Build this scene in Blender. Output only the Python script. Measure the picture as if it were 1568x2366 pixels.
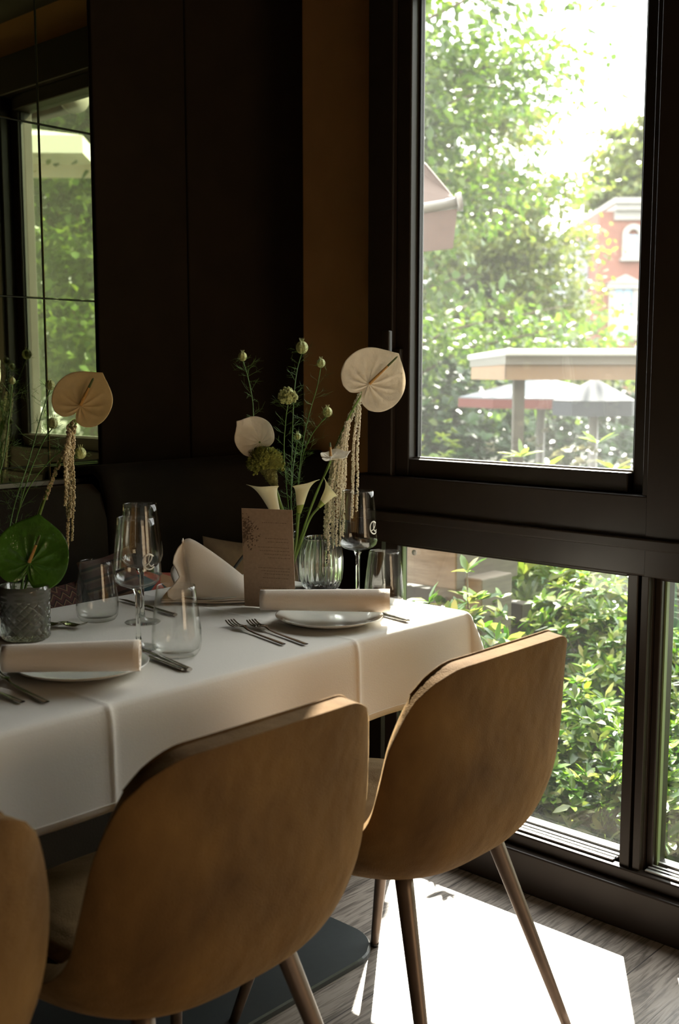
import bpy, math, random
import numpy as np
from mathutils import Vector, Matrix, noise

for o in list(bpy.data.objects):
    bpy.data.objects.remove(o, do_unlink=True)
S = bpy.context.scene
COL = S.collection
PI = math.pi
rnd = random.Random(7)

# ------------------------------------------------------------------ camera
FPX, CXP, CYP = 2550., 784., 1183.
PITCH = math.atan((CYP - 870.) / FPX)
YAW = math.atan((3150. - CXP) * math.cos(PITCH) / FPX)
CAM = Vector((0, 0, 1.23))
FH = Vector((math.cos(YAW), math.sin(YAW), 0))
RT = Vector((math.sin(YAW), -math.cos(YAW), 0))
UPZ = Vector((0, 0, 1))
FW = FH * math.cos(PITCH) - UPZ * math.sin(PITCH)
UP = FH * math.sin(PITCH) + UPZ * math.cos(PITCH)
cam_d = bpy.data.cameras.new('camera')
cam = bpy.data.objects.new('camera', cam_d)
COL.objects.link(cam)
cam.matrix_world = Matrix((
    (RT.x, UP.x, -FW.x, CAM.x), (RT.y, UP.y, -FW.y, CAM.y), (RT.z, UP.z, -FW.z, CAM.z), (0, 0, 0, 1)))
cam_d.sensor_fit = 'VERTICAL'
cam_d.sensor_height = 36.0
cam_d.sensor_width = 24.0
cam_d.lens = FPX / 2366. * 36.0
cam_d.clip_start = 0.02
cam_d.clip_end = 300
cam_d.dof.use_dof = True
cam_d.dof.focus_distance = 2.35
cam_d.dof.aperture_fstop = 4.5
S.camera = cam


def at(x, y, d):
    """point of the room seen at pixel x, y at distance d along the lens axis"""
    return CAM + FW * d + RT * ((x - CXP) / FPX * d) - UP * ((y - CYP) / FPX * d)


# ------------------------------------------------------------------ light and exposure
SUN_AZ, SUN_EL = math.radians(32.8), math.radians(40.0)
sd = bpy.data.lights.new('sun', 'SUN')
sd.energy = 6.5
sd.angle = math.radians(0.6)
sd.color = (1.0, 0.93, 0.82)
sun = bpy.data.objects.new('sun', sd)
COL.objects.link(sun)
sdir = Vector((math.cos(SUN_EL) * math.cos(SUN_AZ), math.cos(SUN_EL) * math.sin(SUN_AZ), math.sin(SUN_EL)))
sun.rotation_euler = sdir.to_track_quat('Z', 'Y').to_euler()
sun.location = sdir * 20

# warm fill light added behind the camera, standing in for unseen daylight and lamps
ad = bpy.data.lights.new('front_fill_light', 'AREA')
ad.shape = 'RECTANGLE'
ad.size, ad.size_y = 1.3, 1.9
ad.energy = 5.5
ad.color = (1.0, .74, .45)
al = bpy.data.objects.new('front_fill_light', ad)
COL.objects.link(al)
al.location = (1.35, -3.33, 1.35)
al.rotation_euler = (PI / 2, 0, 0)

W = bpy.data.worlds.new('world')
S.world = W
W.use_nodes = True
wn, wl = W.node_tree.nodes, W.node_tree.links
bg = wn['Background']
bg.inputs['Color'].default_value = (0.95, 0.95, 0.93, 1)
bg.inputs['Strength'].default_value = 1.4

S.view_settings.view_transform = 'Standard'
S.view_settings.look = 'None'
S.view_settings.exposure = 2.55
S.view_settings.gamma = 1.0
S.view_settings.use_curve_mapping = False
cy = S.cycles
cy.use_denoising = True
cy.transparent_max_bounces = 40
cy.max_bounces = 12
cy.diffuse_bounces = 5
cy.sample_clamp_indirect = 6.0
cy.caustics_reflective = False
cy.caustics_refractive = False


# ------------------------------------------------------------------ materials
def lin(c):
    return tuple(((v / 255.) / 12.92 if v / 255. <= .04045 else ((v / 255. + .055) / 1.055) ** 2.4) for v in c)


def mat(name, col, rough=.6, metal=0., spec=.5, noise_scale=None, noise_amt=.15, bump=0., bump_scale=40., stretch=(1, 1, 1),
        sheen=0., coat=0., trans=0., emis=None):
    m = bpy.data.materials.new(name)
    m.use_nodes = True
    n, l = m.node_tree.nodes, m.node_tree.links
    b = n['Principled BSDF']
    b.inputs['Base Color'].default_value = (*col, 1)
    b.inputs['Roughness'].default_value = rough
    b.inputs['Metallic'].default_value = metal
    b.inputs['Specular IOR Level'].default_value = spec
    if sheen:
        b.inputs['Sheen Weight'].default_value = sheen
        b.inputs['Sheen Roughness'].default_value = .4
        b.inputs['Sheen Tint'].default_value = (min(1, col[0] * 3 + .3), min(1, col[1] * 3 + .2), min(1, col[2] * 3 + .1), 1)
    if coat:
        b.inputs['Coat Weight'].default_value = coat
    tc = n.new('ShaderNodeTexCoord')
    mp = n.new('ShaderNodeMapping')
    mp.inputs['Scale'].default_value = stretch
    l.new(tc.outputs['Object'], mp.inputs['Vector'])
    if noise_scale:
        nz = n.new('ShaderNodeTexNoise')
        nz.inputs['Scale'].default_value = noise_scale
        nz.inputs['Detail'].default_value = 5
        l.new(mp.outputs[0], nz.inputs['Vector'])
        mx = n.new('ShaderNodeMix')
        mx.data_type = 'RGBA'
        mx.inputs[6].default_value = (*[v * (1 - noise_amt) for v in col], 1)
        mx.inputs[7].default_value = (*[min(1, v * (1 + noise_amt)) for v in col], 1)
        rp = n.new('ShaderNodeMapRange')
        rp.inputs['From Min'].default_value = .3
        rp.inputs['From Max'].default_value = .7
        l.new(nz.outputs['Fac'], rp.inputs['Value'])
        l.new(rp.outputs[0], mx.inputs[0])
        l.new(mx.outputs[2], b.inputs['Base Color'])
    if bump:
        nb = n.new('ShaderNodeTexNoise')
        nb.inputs['Scale'].default_value = bump_scale
        nb.inputs['Detail'].default_value = 4
        l.new(mp.outputs[0], nb.inputs['Vector'])
        bp = n.new('ShaderNodeBump')
        bp.inputs['Strength'].default_value = bump
        bp.inputs['Distance'].default_value = .01
        l.new(nb.outputs['Fac'], bp.inputs['Height'])
        l.new(bp.outputs[0], b.inputs['Normal'])
    if trans:
        tr = n.new('ShaderNodeBsdfTranslucent')
        tr.inputs['Color'].default_value = (*col, 1)
        ms = n.new('ShaderNodeMixShader')
        ms.inputs[0].default_value = trans
        l.new(b.outputs[0], ms.inputs[1])
        l.new(tr.outputs[0], ms.inputs[2])
        if noise_scale:
            l.new(mx.outputs[2], tr.inputs['Color'])
        l.new(ms.outputs[0], n['Material Output'].inputs['Surface'])
    if emis:
        b.inputs['Emission Color'].default_value = (*col, 1)
        b.inputs['Emission Strength'].default_value = emis
    return m


LEAF = .40


def leaf_mat(name, cols, rough=.35, trans=.45, spec=.5, tcol=None):
    """foliage: each leaf takes its own tone, light also passes through it"""
    m = bpy.data.materials.new(name)
    m.use_nodes = True
    n, l = m.node_tree.nodes, m.node_tree.links
    b = n['Principled BSDF']
    g = n.new('ShaderNodeNewGeometry')
    r = n.new('ShaderNodeValToRGB')
    e = r.color_ramp.elements
    e[0].color = (*cols[0], 1)
    e[1].color = (*cols[-1], 1)
    for i, c in enumerate(cols[1:-1]):
        k = e.new((i + 1) / (len(cols) - 1))
        k.color = (*c, 1)
    for k in e:
        k.color = (k.color[0] * LEAF, k.color[1] * LEAF, k.color[2] * LEAF, 1)
    l.new(g.outputs['Random Per Island'], r.inputs['Fac'])
    l.new(r.outputs[0], b.inputs['Base Color'])
    b.inputs['Roughness'].default_value = rough
    b.inputs['Specular IOR Level'].default_value = spec
    tr = n.new('ShaderNodeBsdfTranslucent')
    mm = n.new('ShaderNodeMix')
    mm.data_type = 'RGBA'
    mm.blend_type = 'MULTIPLY'
    mm.inputs[0].default_value = 1.0
    l.new(r.outputs[0], mm.inputs[6])
    mm.inputs[7].default_value = (*(tcol or (1.0, 1.0, .45)), 1)
    l.new(mm.outputs[2], tr.inputs['Color'])
    ms = n.new('ShaderNodeMixShader')
    ms.inputs[0].default_value = trans
    l.new(b.outputs[0], ms.inputs[1])
    l.new(tr.outputs[0], ms.inputs[2])
    l.new(ms.outputs[0], n['Material Output'].inputs['Surface'])
    return m


def thin_glass(name, tint=(.96, .98, .97), ior=1.45, dust=0., specks=0., edge=None):
    m = bpy.data.materials.new(name)
    m.use_nodes = True
    n, l = m.node_tree.nodes, m.node_tree.links
    n.remove(n['Principled BSDF'])
    t = n.new('ShaderNodeBsdfTransparent')
    t.inputs[0].default_value = (*tint, 1)
    if edge:
        lw = n.new('ShaderNodeLayerWeight')
        lw.inputs[0].default_value = .5
        pw = n.new('ShaderNodeMath')
        pw.operation = 'POWER'
        pw.inputs[1].default_value = 4.0
        l.new(lw.outputs['Facing'], pw.inputs[0])
        mc = n.new('ShaderNodeMix')
        mc.data_type = 'RGBA'
        mc.inputs[6].default_value = (*tint, 1)
        mc.inputs[7].default_value = (*edge, 1)
        l.new(pw.outputs[0], mc.inputs[0])
        l.new(mc.outputs[2], t.inputs[0])
    gl = n.new('ShaderNodeBsdfGlossy')
    gl.inputs['Roughness'].default_value = .0
    fc = n.new('ShaderNodeLayerWeight')
    fc.inputs[0].default_value = .5
    f5 = n.new('ShaderNodeMath')
    f5.operation = 'POWER'
    f5.inputs[1].default_value = 5.0
    l.new(fc.outputs['Facing'], f5.inputs[0])
    fr = n.new('ShaderNodeMath')
    fr.operation = 'MULTIPLY_ADD'
    fr.inputs[1].default_value = .90
    fr.inputs[2].default_value = .04
    l.new(f5.outputs[0], fr.inputs[0])
    ms = n.new('ShaderNodeMixShader')
    l.new(fr.outputs[0], ms.inputs[0])
    l.new(t.outputs[0], ms.inputs[1])
    l.new(gl.outputs[0], ms.inputs[2])
    out = ms
    if dust:
        d = n.new('ShaderNodeBsdfTranslucent')
        d.inputs[0].default_value = (.95, .97, .95, 1)
        tc = n.new('ShaderNodeTexCoord')
        nz = n.new('ShaderNodeTexNoise')
        nz.inputs['Scale'].default_value = 2.2
        nz.inputs['Detail'].default_value = 6
        l.new(tc.outputs['Object'], nz.inputs['Vector'])
        mr = n.new('ShaderNodeMapRange')
        mr.inputs['From Min'].default_value = .3
        mr.inputs['From Max'].default_value = .75
        mr.inputs['To Min'].default_value = dust * .7
        mr.inputs['To Max'].default_value = dust * 1.5
        l.new(nz.outputs['Fac'], mr.inputs['Value'])
        vo = n.new('ShaderNodeTexVoronoi')
        vo.inputs['Scale'].default_value = 95
        l.new(tc.outputs['Object'], vo.inputs['Vector'])
        rs = n.new('ShaderNodeSeparateColor')
        l.new(vo.outputs['Color'], rs.inputs[0])
        th = n.new('ShaderNodeMath')           # speck radius varies from cell to cell
        th.operation = 'MULTIPLY_ADD'
        l.new(rs.outputs[0], th.inputs[0])
        th.inputs[1].default_value = .52
        th.inputs[2].default_value = -.41
        lt = n.new('ShaderNodeMath')
        lt.operation = 'LESS_THAN'
        l.new(vo.outputs['Distance'], lt.inputs[0])
        l.new(th.outputs[0], lt.inputs[1])
        sm = n.new('ShaderNodeMath')
        sm.operation = 'MULTIPLY_ADD'
        l.new(lt.outputs[0], sm.inputs[0])
        sm.inputs[1].default_value = specks
        l.new(mr.outputs[0], sm.inputs[2])
        m2 = n.new('ShaderNodeMixShader')
        l.new(sm.outputs[0], m2.inputs[0])
        l.new(ms.outputs[0], m2.inputs[1])
        l.new(d.outputs[0], m2.inputs[2])
        out = m2
    l.new(out.outputs[0], n['Material Output'].inputs['Surface'])
    return m


def velvet_mat(name, c1, c2):
    m = bpy.data.materials.new(name)
    m.use_nodes = True
    n, l = m.node_tree.nodes, m.node_tree.links
    b = n['Principled BSDF']
    tc = n.new('ShaderNodeTexCoord')
    mp = n.new('ShaderNodeMapping')
    mp.inputs['Scale'].default_value = (1.0, 1, .75)
    l.new(tc.outputs['Object'], mp.inputs['Vector'])
    nz = n.new('ShaderNodeTexNoise')
    nz.inputs['Scale'].default_value = 6.5
    nz.inputs['Detail'].default_value = 4
    nz.inputs['Distortion'].default_value = .35
    l.new(mp.outputs[0], nz.inputs['Vector'])
    r = n.new('ShaderNodeValToRGB')
    r.color_ramp.elements[0].position = .25
    r.color_ramp.elements[1].position = .80
    r.color_ramp.elements[0].color = (*c1, 1)
    r.color_ramp.elements[1].color = (*c2, 1)
    l.new(nz.outputs['Fac'], r.inputs[0])
    l.new(r.outputs[0], b.inputs['Base Color'])
    b.inputs['Roughness'].default_value = .85
    b.inputs['Specular IOR Level'].default_value = .15
    b.inputs['Sheen Weight'].default_value = .22
    b.inputs['Sheen Roughness'].default_value = .35
    b.inputs['Sheen Tint'].default_value = (.95, .62, .30, 1)
    n2 = n.new('ShaderNodeTexNoise')
    n2.inputs['Scale'].default_value = 420
    l.new(tc.outputs['Object'], n2.inputs['Vector'])
    n3 = n.new('ShaderNodeTexNoise')
    n3.inputs['Scale'].default_value = 14
    l.new(tc.outputs['Object'], n3.inputs['Vector'])
    ad = n.new('ShaderNodeMath')
    ad.operation = 'MULTIPLY_ADD'
    l.new(n3.outputs['Fac'], ad.inputs[0])
    ad.inputs[1].default_value = 9
    l.new(n2.outputs['Fac'], ad.inputs[2])
    bp = n.new('ShaderNodeBump')
    bp.inputs['Strength'].default_value = .5
    bp.inputs['Distance'].default_value = .002
    l.new(ad.outputs[0], bp.inputs['Height'])
    l.new(bp.outputs[0], b.inputs['Normal'])
    return m


def floor_mat():
    m = bpy.data.materials.new('oak_planks')
    m.use_nodes = True
    n, l = m.node_tree.nodes, m.node_tree.links
    b = n['Principled BSDF']
    tc = n.new('ShaderNodeTexCoord')
    mp = n.new('ShaderNodeMapping')
    l.new(tc.outputs['Object'], mp.inputs['Vector'])
    br = n.new('ShaderNodeTexBrick')
    br.inputs['Scale'].default_value = 1.0
    br.inputs['Brick Width'].default_value = 1.6
    br.inputs['Row Height'].default_value = .17
    br.inputs['Mortar Size'].default_value = .0016
    br.inputs['Color1'].default_value = (.24, .205, .175, 1)
    br.inputs['Color2'].default_value = (.32, .275, .24, 1)
    br.inputs['Mortar'].default_value = (.04, .032, .028, 1)
    l.new(mp.outputs[0], br.inputs['Vector'])
    m2 = n.new('ShaderNodeMapping')
    m2.inputs['Scale'].default_value = (2.2, 26, 1)
    l.new(tc.outputs['Object'], m2.inputs['Vector'])
    nz = n.new('ShaderNodeTexNoise')
    nz.inputs['Scale'].default_value = 3.0
    nz.inputs['Detail'].default_value = 9
    nz.inputs['Distortion'].default_value = 1.6
    l.new(m2.outputs[0], nz.inputs['Vector'])
    r = n.new('ShaderNodeValToRGB')
    r.color_ramp.elements[0].position = .38
    r.color_ramp.elements[0].color = (.22, .19, .17, 1)
    r.color_ramp.elements[1].position = .56
    r.color_ramp.elements[1].color = (1.05, 1.04, 1.03, 1)
    l.new(nz.outputs['Fac'], r.inputs[0])
    mx = n.new('ShaderNodeMix')
    mx.data_type = 'RGBA'
    mx.blend_type = 'MULTIPLY'
    mx.inputs[0].default_value = .75
    l.new(br.outputs['Color'], mx.inputs[6])
    l.new(r.outputs[0], mx.inputs[7])
    l.new(mx.outputs[2], b.inputs['Base Color'])
    b.inputs['Roughness'].default_value = .42
    bp = n.new('ShaderNodeBump')
    bp.inputs['Strength'].default_value = .25
    bp.inputs['Distance'].default_value = .003
    l.new(nz.outputs['Fac'], bp.inputs['Height'])
    l.new(bp.outputs[0], b.inputs['Normal'])
    return m


def pattern_mat(name, base, line, scale, distort=True):
    """woven zigzag rows"""
    m = bpy.data.materials.new(name)
    m.use_nodes = True
    n, l = m.node_tree.nodes, m.node_tree.links
    b = n['Principled BSDF']
    b.inputs['Roughness'].default_value = .9
    tc = n.new('ShaderNodeTexCoord')
    sp = n.new('ShaderNodeSeparateXYZ')
    l.new(tc.outputs['Object'], sp.inputs[0])
    pp = n.new('ShaderNodeMath')
    pp.operation = 'PINGPONG'
    pp.inputs[1].default_value = .014
    l.new(sp.outputs[0], pp.inputs[0])
    ad = n.new('ShaderNodeMath')
    ad.operation = 'ADD'
    l.new(sp.outputs[2], ad.inputs[0])
    if distort:
        l.new(pp.outputs[0], ad.inputs[1])
    else:
        ad.inputs[1].default_value = 0
    mu = n.new('ShaderNodeMath')
    mu.operation = 'MULTIPLY'
    mu.inputs[1].default_value = scale
    l.new(ad.outputs[0], mu.inputs[0])
    fr = n.new('ShaderNodeMath')
    fr.operation = 'FRACT'
    l.new(mu.outputs[0], fr.inputs[0])
    r = n.new('ShaderNodeValToRGB')
    e = r.color_ramp.elements
    r.color_ramp.interpolation = 'CONSTANT'
    e[0].color = (*base, 1)
    e[1].position = .55
    e[1].color = (*line, 1)
    k = e.new(.75)
    k.color = (*[v * .25 for v in base], 1)
    l.new(fr.outputs[0], r.inputs[0])
    l.new(r.outputs[0], b.inputs['Base Color'])
    return m


def brick_mat():
    m = bpy.data.materials.new('red_brick')
    m.use_nodes = True
    n, l = m.node_tree.nodes, m.node_tree.links
    b = n['Principled BSDF']
    tc = n.new('ShaderNodeTexCoord')
    br = n.new('ShaderNodeTexBrick')
    br.inputs['Scale'].default_value = 4
    br.inputs['Color1'].default_value = (.19, .07, .05, 1)
    br.inputs['Color2'].default_value = (.15, .055, .04, 1)
    br.inputs['Mortar'].default_value = (.22, .13, .10, 1)
    mp = n.new('ShaderNodeMapping')
    mp.inputs['Rotation'].default_value = (PI / 2, 0, 0)
    l.new(tc.outputs['Object'], mp.inputs['Vector'])
    l.new(mp.outputs[0], br.inputs['Vector'])
    l.new(br.outputs['Color'], b.inputs['Base Color'])
    b.inputs['Roughness'].default_value = .9
    return m


def gradient_mat(name, c0, c1, z0, z1, rough=.5, trans=.25):
    m = mat(name, c0, rough, trans=trans)
    n, l = m.node_tree.nodes, m.node_tree.links
    tc = n.new('ShaderNodeTexCoord')
    sp = n.new('ShaderNodeSeparateXYZ')
    l.new(tc.outputs['Object'], sp.inputs[0])
    mr = n.new('ShaderNodeMapRange')
    mr.inputs['From Min'].default_value = z0
    mr.inputs['From Max'].default_value = z1
    l.new(sp.outputs[2], mr.inputs['Value'])
    mx = n.new('ShaderNodeMix')
    mx.data_type = 'RGBA'
    mx.inputs[6].default_value = (*c0, 1)
    mx.inputs[7].default_value = (*c1, 1)
    l.new(mr.outputs[0], mx.inputs[0])
    l.new(mx.outputs[2], n['Principled BSDF'].inputs['Base Color'])
    for q in n:
        if q.type == 'BSDF_TRANSLUCENT':
            l.new(mx.outputs[2], q.inputs[0])
    return m


M = {}
M['floor'] = floor_mat()
M['ochre'] = mat('ochre_plaster', (.60, .30, .10), .8, noise_scale=6, noise_amt=.08, bump=.1)
M['dark_wall'] = mat('dark_brown_wall', (.035, .020, .012), .7, noise_scale=3, noise_amt=.1)
M['room_wall'] = mat('amber_wall', (.30, .17, .08), .8, noise_scale=3, noise_amt=.1)
M['ceiling'] = mat('dark_ceiling', (.05, .042, .03), .8, noise_scale=3)
M['panel'] = mat('dark_velvet_panel', (.017, .0105, .005), .9, spec=.15, noise_scale=9, noise_amt=.15, sheen=.15, bump=.1, bump_scale=200)
M['bench'] = mat('bench_velvet', (.014, .010, .006), .9, spec=.15, noise_scale=9, sheen=.1, bump=.1, bump_scale=200)
M['frame'] = mat('dark_bronze_frame', (.020, .013, .009), .38, spec=.35, noise_scale=20, noise_amt=.1)
M['gasket'] = mat('black_gasket', (.01, .01, .01), .5)
M['alu'] = mat('pale_aluminium', (.55, .55, .53), .3, metal=.8)
M['bead'] = mat('green_glazing_bead', (.22, .30, .13), .5)
M['pane'] = thin_glass('dusty_pane', (.97, .985, .975), dust=.011, specks=.6)
M['pane_low'] = thin_glass('lower_pane', (.97, .985, .975), dust=.003, specks=.35)
M['glass'] = thin_glass('drinking_glass', (.992, .995, .99), edge=(.84, .86, .80))
M['crystal'] = mat('cut_crystal', (.80, .84, .74), .08, trans=.0)
_b = M['crystal'].node_tree.nodes['Principled BSDF']
_b.inputs['Transmission Weight'].default_value = .90
M['gbase'] = bpy.data.materials.new('solid_glass')
M['gbase'].use_nodes = True
_b = M['gbase'].node_tree.nodes['Principled BSDF']
_b.inputs['Transmission Weight'].default_value = 1.0
_b.inputs['Roughness'].default_value = .0
_b.inputs['IOR'].default_value = 1.5
_b.inputs['Base Color'].default_value = (.96, .98, .95, 1)
M['etch'] = mat('white_etching', (.85, .85, .8), .6)
M['mirror'] = mat('mirror_silver', (.48, .54, .32), .0, metal=1.0)
M['mirror_back'] = mat('mirror_joint', (.02, .025, .018), .4)
M['velvet'] = velvet_mat('brown_velvet', (.050, .024, .007), (.160, .086, .024))
M['velvet_in'] = velvet_mat('seat_velvet', (.17, .105, .045), (.26, .175, .085))
M['leg'] = mat('bronze_leg', (.14, .10, .075), .38, metal=.5, noise_scale=30, noise_amt=.1)
M['foot'] = mat('black_plastic', (.02, .02, .02), .5)
M['cloth'] = mat('white_tablecloth', (.80, .76, .70), .9, spec=.2, bump=.06, bump_scale=350, noise_scale=4, noise_amt=.015, sheen=.1, trans=.08)
M['napkin'] = mat('linen_napkin', (.86, .77, .68), .9, spec=.2, bump=.1, bump_scale=400, sheen=.1)
M['porcelain'] = mat('white_porcelain', (.62, .61, .56), .15, coat=.4)
M['steel'] = mat('cutlery_steel', (.55, .52, .48), .18, metal=1.0)
M['menu'] = mat('kraft_card', (.42, .30, .21), .85, noise_scale=180, noise_amt=.08)
M['ink'] = mat('brown_ink', (.14, .09, .055), .8)
M['tablewood'] = mat('dark_table_top', (.05, .035, .025), .6)
M['blackmetal'] = mat('anthracite_plate', (.055, .062, .065), .35, metal=.3, noise_scale=60, noise_amt=.05)
M['cream'] = mat('cream_spathe', (.90, .83, .70), .42, trans=.3, noise_scale=60, noise_amt=.05, bump=.6, bump_scale=45)
M['yellow_cream'] = mat('yellow_cream_spathe', (.78, .62, .34), .42, trans=.25, noise_scale=60, noise_amt=.05, bump=.3, bump_scale=45)
M['green_sp'] = mat('green_spathe', (.09, .25, .03), .2, spec=.7, trans=.2, noise_scale=25, noise_amt=.2, bump=.7, bump_scale=45)
M['spadix'] = mat('orange_spadix', (.60, .33, .09), .5, bump=.5, bump_scale=500)
M['spadix_tip'] = mat('green_spadix_tip', (.10, .13, .03), .5, bump=.5, bump_scale=500)
M['stem'] = mat('green_stem', (.17, .27, .05), .45, noise_scale=30, noise_amt=.2, trans=.1)
M['thin_stem'] = mat('dark_green_stem', (.11, .22, .035), .5, trans=.1)
M['calla'] = mat('calla_cream', (.90, .86, .62), .45, trans=.3, noise_scale=20, noise_amt=.04)
M['calla_g'] = mat('calla_green_base', (.38, .48, .10), .45, trans=.2)
M['celosia'] = mat('green_celosia', (.26, .29, .06), .85, noise_scale=60, noise_amt=.35, bump=.6, bump_scale=160)
M['celosia_neck'] = mat('celosia_neck', (.22, .22, .07), .9, noise_scale=90, noise_amt=.4, bump=.8, bump_scale=220)
M['pod'] = mat('pale_pod', (.55, .58, .24), .6, noise_scale=120, noise_amt=.25, bump=.5, bump_scale=200, trans=.1)
M['amar'] = mat('cream_amaranth', (.88, .80, .62), .8, noise_scale=150, noise_amt=.12, trans=.15)
M['amar_y'] = mat('golden_amaranth', (.66, .54, .32), .8, noise_scale=150, noise_amt=.12, trans=.15)
M['bark'] = mat('bark', (.10, .075, .05), .9, noise_scale=20, noise_amt=.3, bump=.5)
M['twig'] = mat('twig', (.09, .08, .04), .9)
M['soil'] = mat('garden_soil', (.035, .026, .018), .95, noise_scale=14, noise_amt=.4, bump=.5, bump_scale=30)
M['street'] = mat('paving', (.09, .088, .082), .9, noise_scale=2, noise_amt=.1)
M['l_tree'] = leaf_mat('linden_leaves', [(.10, .22, .035), (.20, .36, .06), (.33, .47, .10)], trans=.5)
M['l_tree2'] = leaf_mat('yellow_green_leaves', [(.20, .30, .07), (.34, .44, .10), (.46, .50, .16)], trans=.5)
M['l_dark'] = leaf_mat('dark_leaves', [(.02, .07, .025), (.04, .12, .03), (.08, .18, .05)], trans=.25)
M['l_shrub'] = leaf_mat('glossy_shrub_leaves', [(.06, .22, .02), (.20, .48, .05), (.48, .80, .10), (1.1, 1.15, .60)], rough=.25, trans=.4, spec=.7)
M['l_lime'] = leaf_mat('lime_leaves', [(.18, .36, .04), (.38, .56, .07), (.60, .70, .18)], rough=.3, trans=.5)
M['l_pale'] = leaf_mat('pale_leaves', [(.20, .22, .14), (.45, .44, .36), (.72, .68, .64)], rough=.4, trans=.3)
M['l_grass'] = leaf_mat('long_blades', [(.04, .18, .04), (.08, .28, .06), (.14, .38, .08)], rough=.3, trans=.4)
M['wood_grey'] = mat('weathered_timber', (.13, .115, .09), .85, noise_scale=12, noise_amt=.2, stretch=(1, 1, 8))
M['wood_tan'] = mat('tan_valance', (.20, .125, .07), .8, noise_scale=5, noise_amt=.08)
M['wood_post'] = mat('dark_timber_post', (.05, .042, .03), .8, noise_scale=15, noise_amt=.3)
M['white_fab'] = mat('white_canvas', (.55, .55, .53), .8, trans=.25)
M['grey_fab'] = mat('grey_canvas', (.11, .12, .13), .8)
M['red_fab'] = mat('red_canvas', (.10, .02, .015), .8, trans=.15)
M['awn'] = mat('brown_awning_fabric', (.075, .045, .035), .8, noise_scale=40, noise_amt=.1)
M['awn_metal'] = mat('grey_awning_metal', (.15, .14, .125), .4)
M['brick'] = brick_mat()
M['stone'] = mat('pale_stone', (.27, .26, .24), .8, noise_scale=3, noise_amt=.05)
M['winglass'] = mat('window_blue_glass', (.25, .40, .55), .1)
M['roof'] = mat('grey_roof', (.30, .32, .36), .7)
M['dark_fab'] = mat('navy_canvas', (.015, .018, .025), .8)
M['cush_red'] = pattern_mat('zigzag_weave', (.05, .013, .009), (.13, .08, .04), 60)
M['cush_stripe'] = pattern_mat('stripe_weave', (.08, .035, .022), (.13, .075, .04), 40, False)
M['cush_tan'] = mat('tan_fabric', (.16, .10, .05), .9, noise_scale=60, noise_amt=.12)
M['cush_teal'] = None


def teal_mat():
    m = mat('teal_red_print', (.03, .09, .10), .9)
    n, l = m.node_tree.nodes, m.node_tree.links
    tc = n.new('ShaderNodeTexCoord')
    vo = n.new('ShaderNodeTexVoronoi')
    vo.inputs['Scale'].default_value = 26
    l.new(tc.outputs['Object'], vo.inputs['Vector'])
    sc = n.new('ShaderNodeSeparateColor')
    l.new(vo.outputs['Color'], sc.inputs[0])
    r = n.new('ShaderNodeValToRGB')
    r.color_ramp.interpolation = 'CONSTANT'
    r.color_ramp.elements[0].color = (.02, .06, .07, 1)
    r.color_ramp.elements[1].position = .45
    r.color_ramp.elements[1].color = (.30, .06, .04, 1)
    k = r.color_ramp.elements.new(.72)
    k.color = (.30, .17, .09, 1)
    l.new(sc.outputs[0], r.inputs[0])
    l.new(r.outputs[0], n['Principled BSDF'].inputs['Base Color'])
    return m


M['cush_teal'] = teal_mat()


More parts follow.
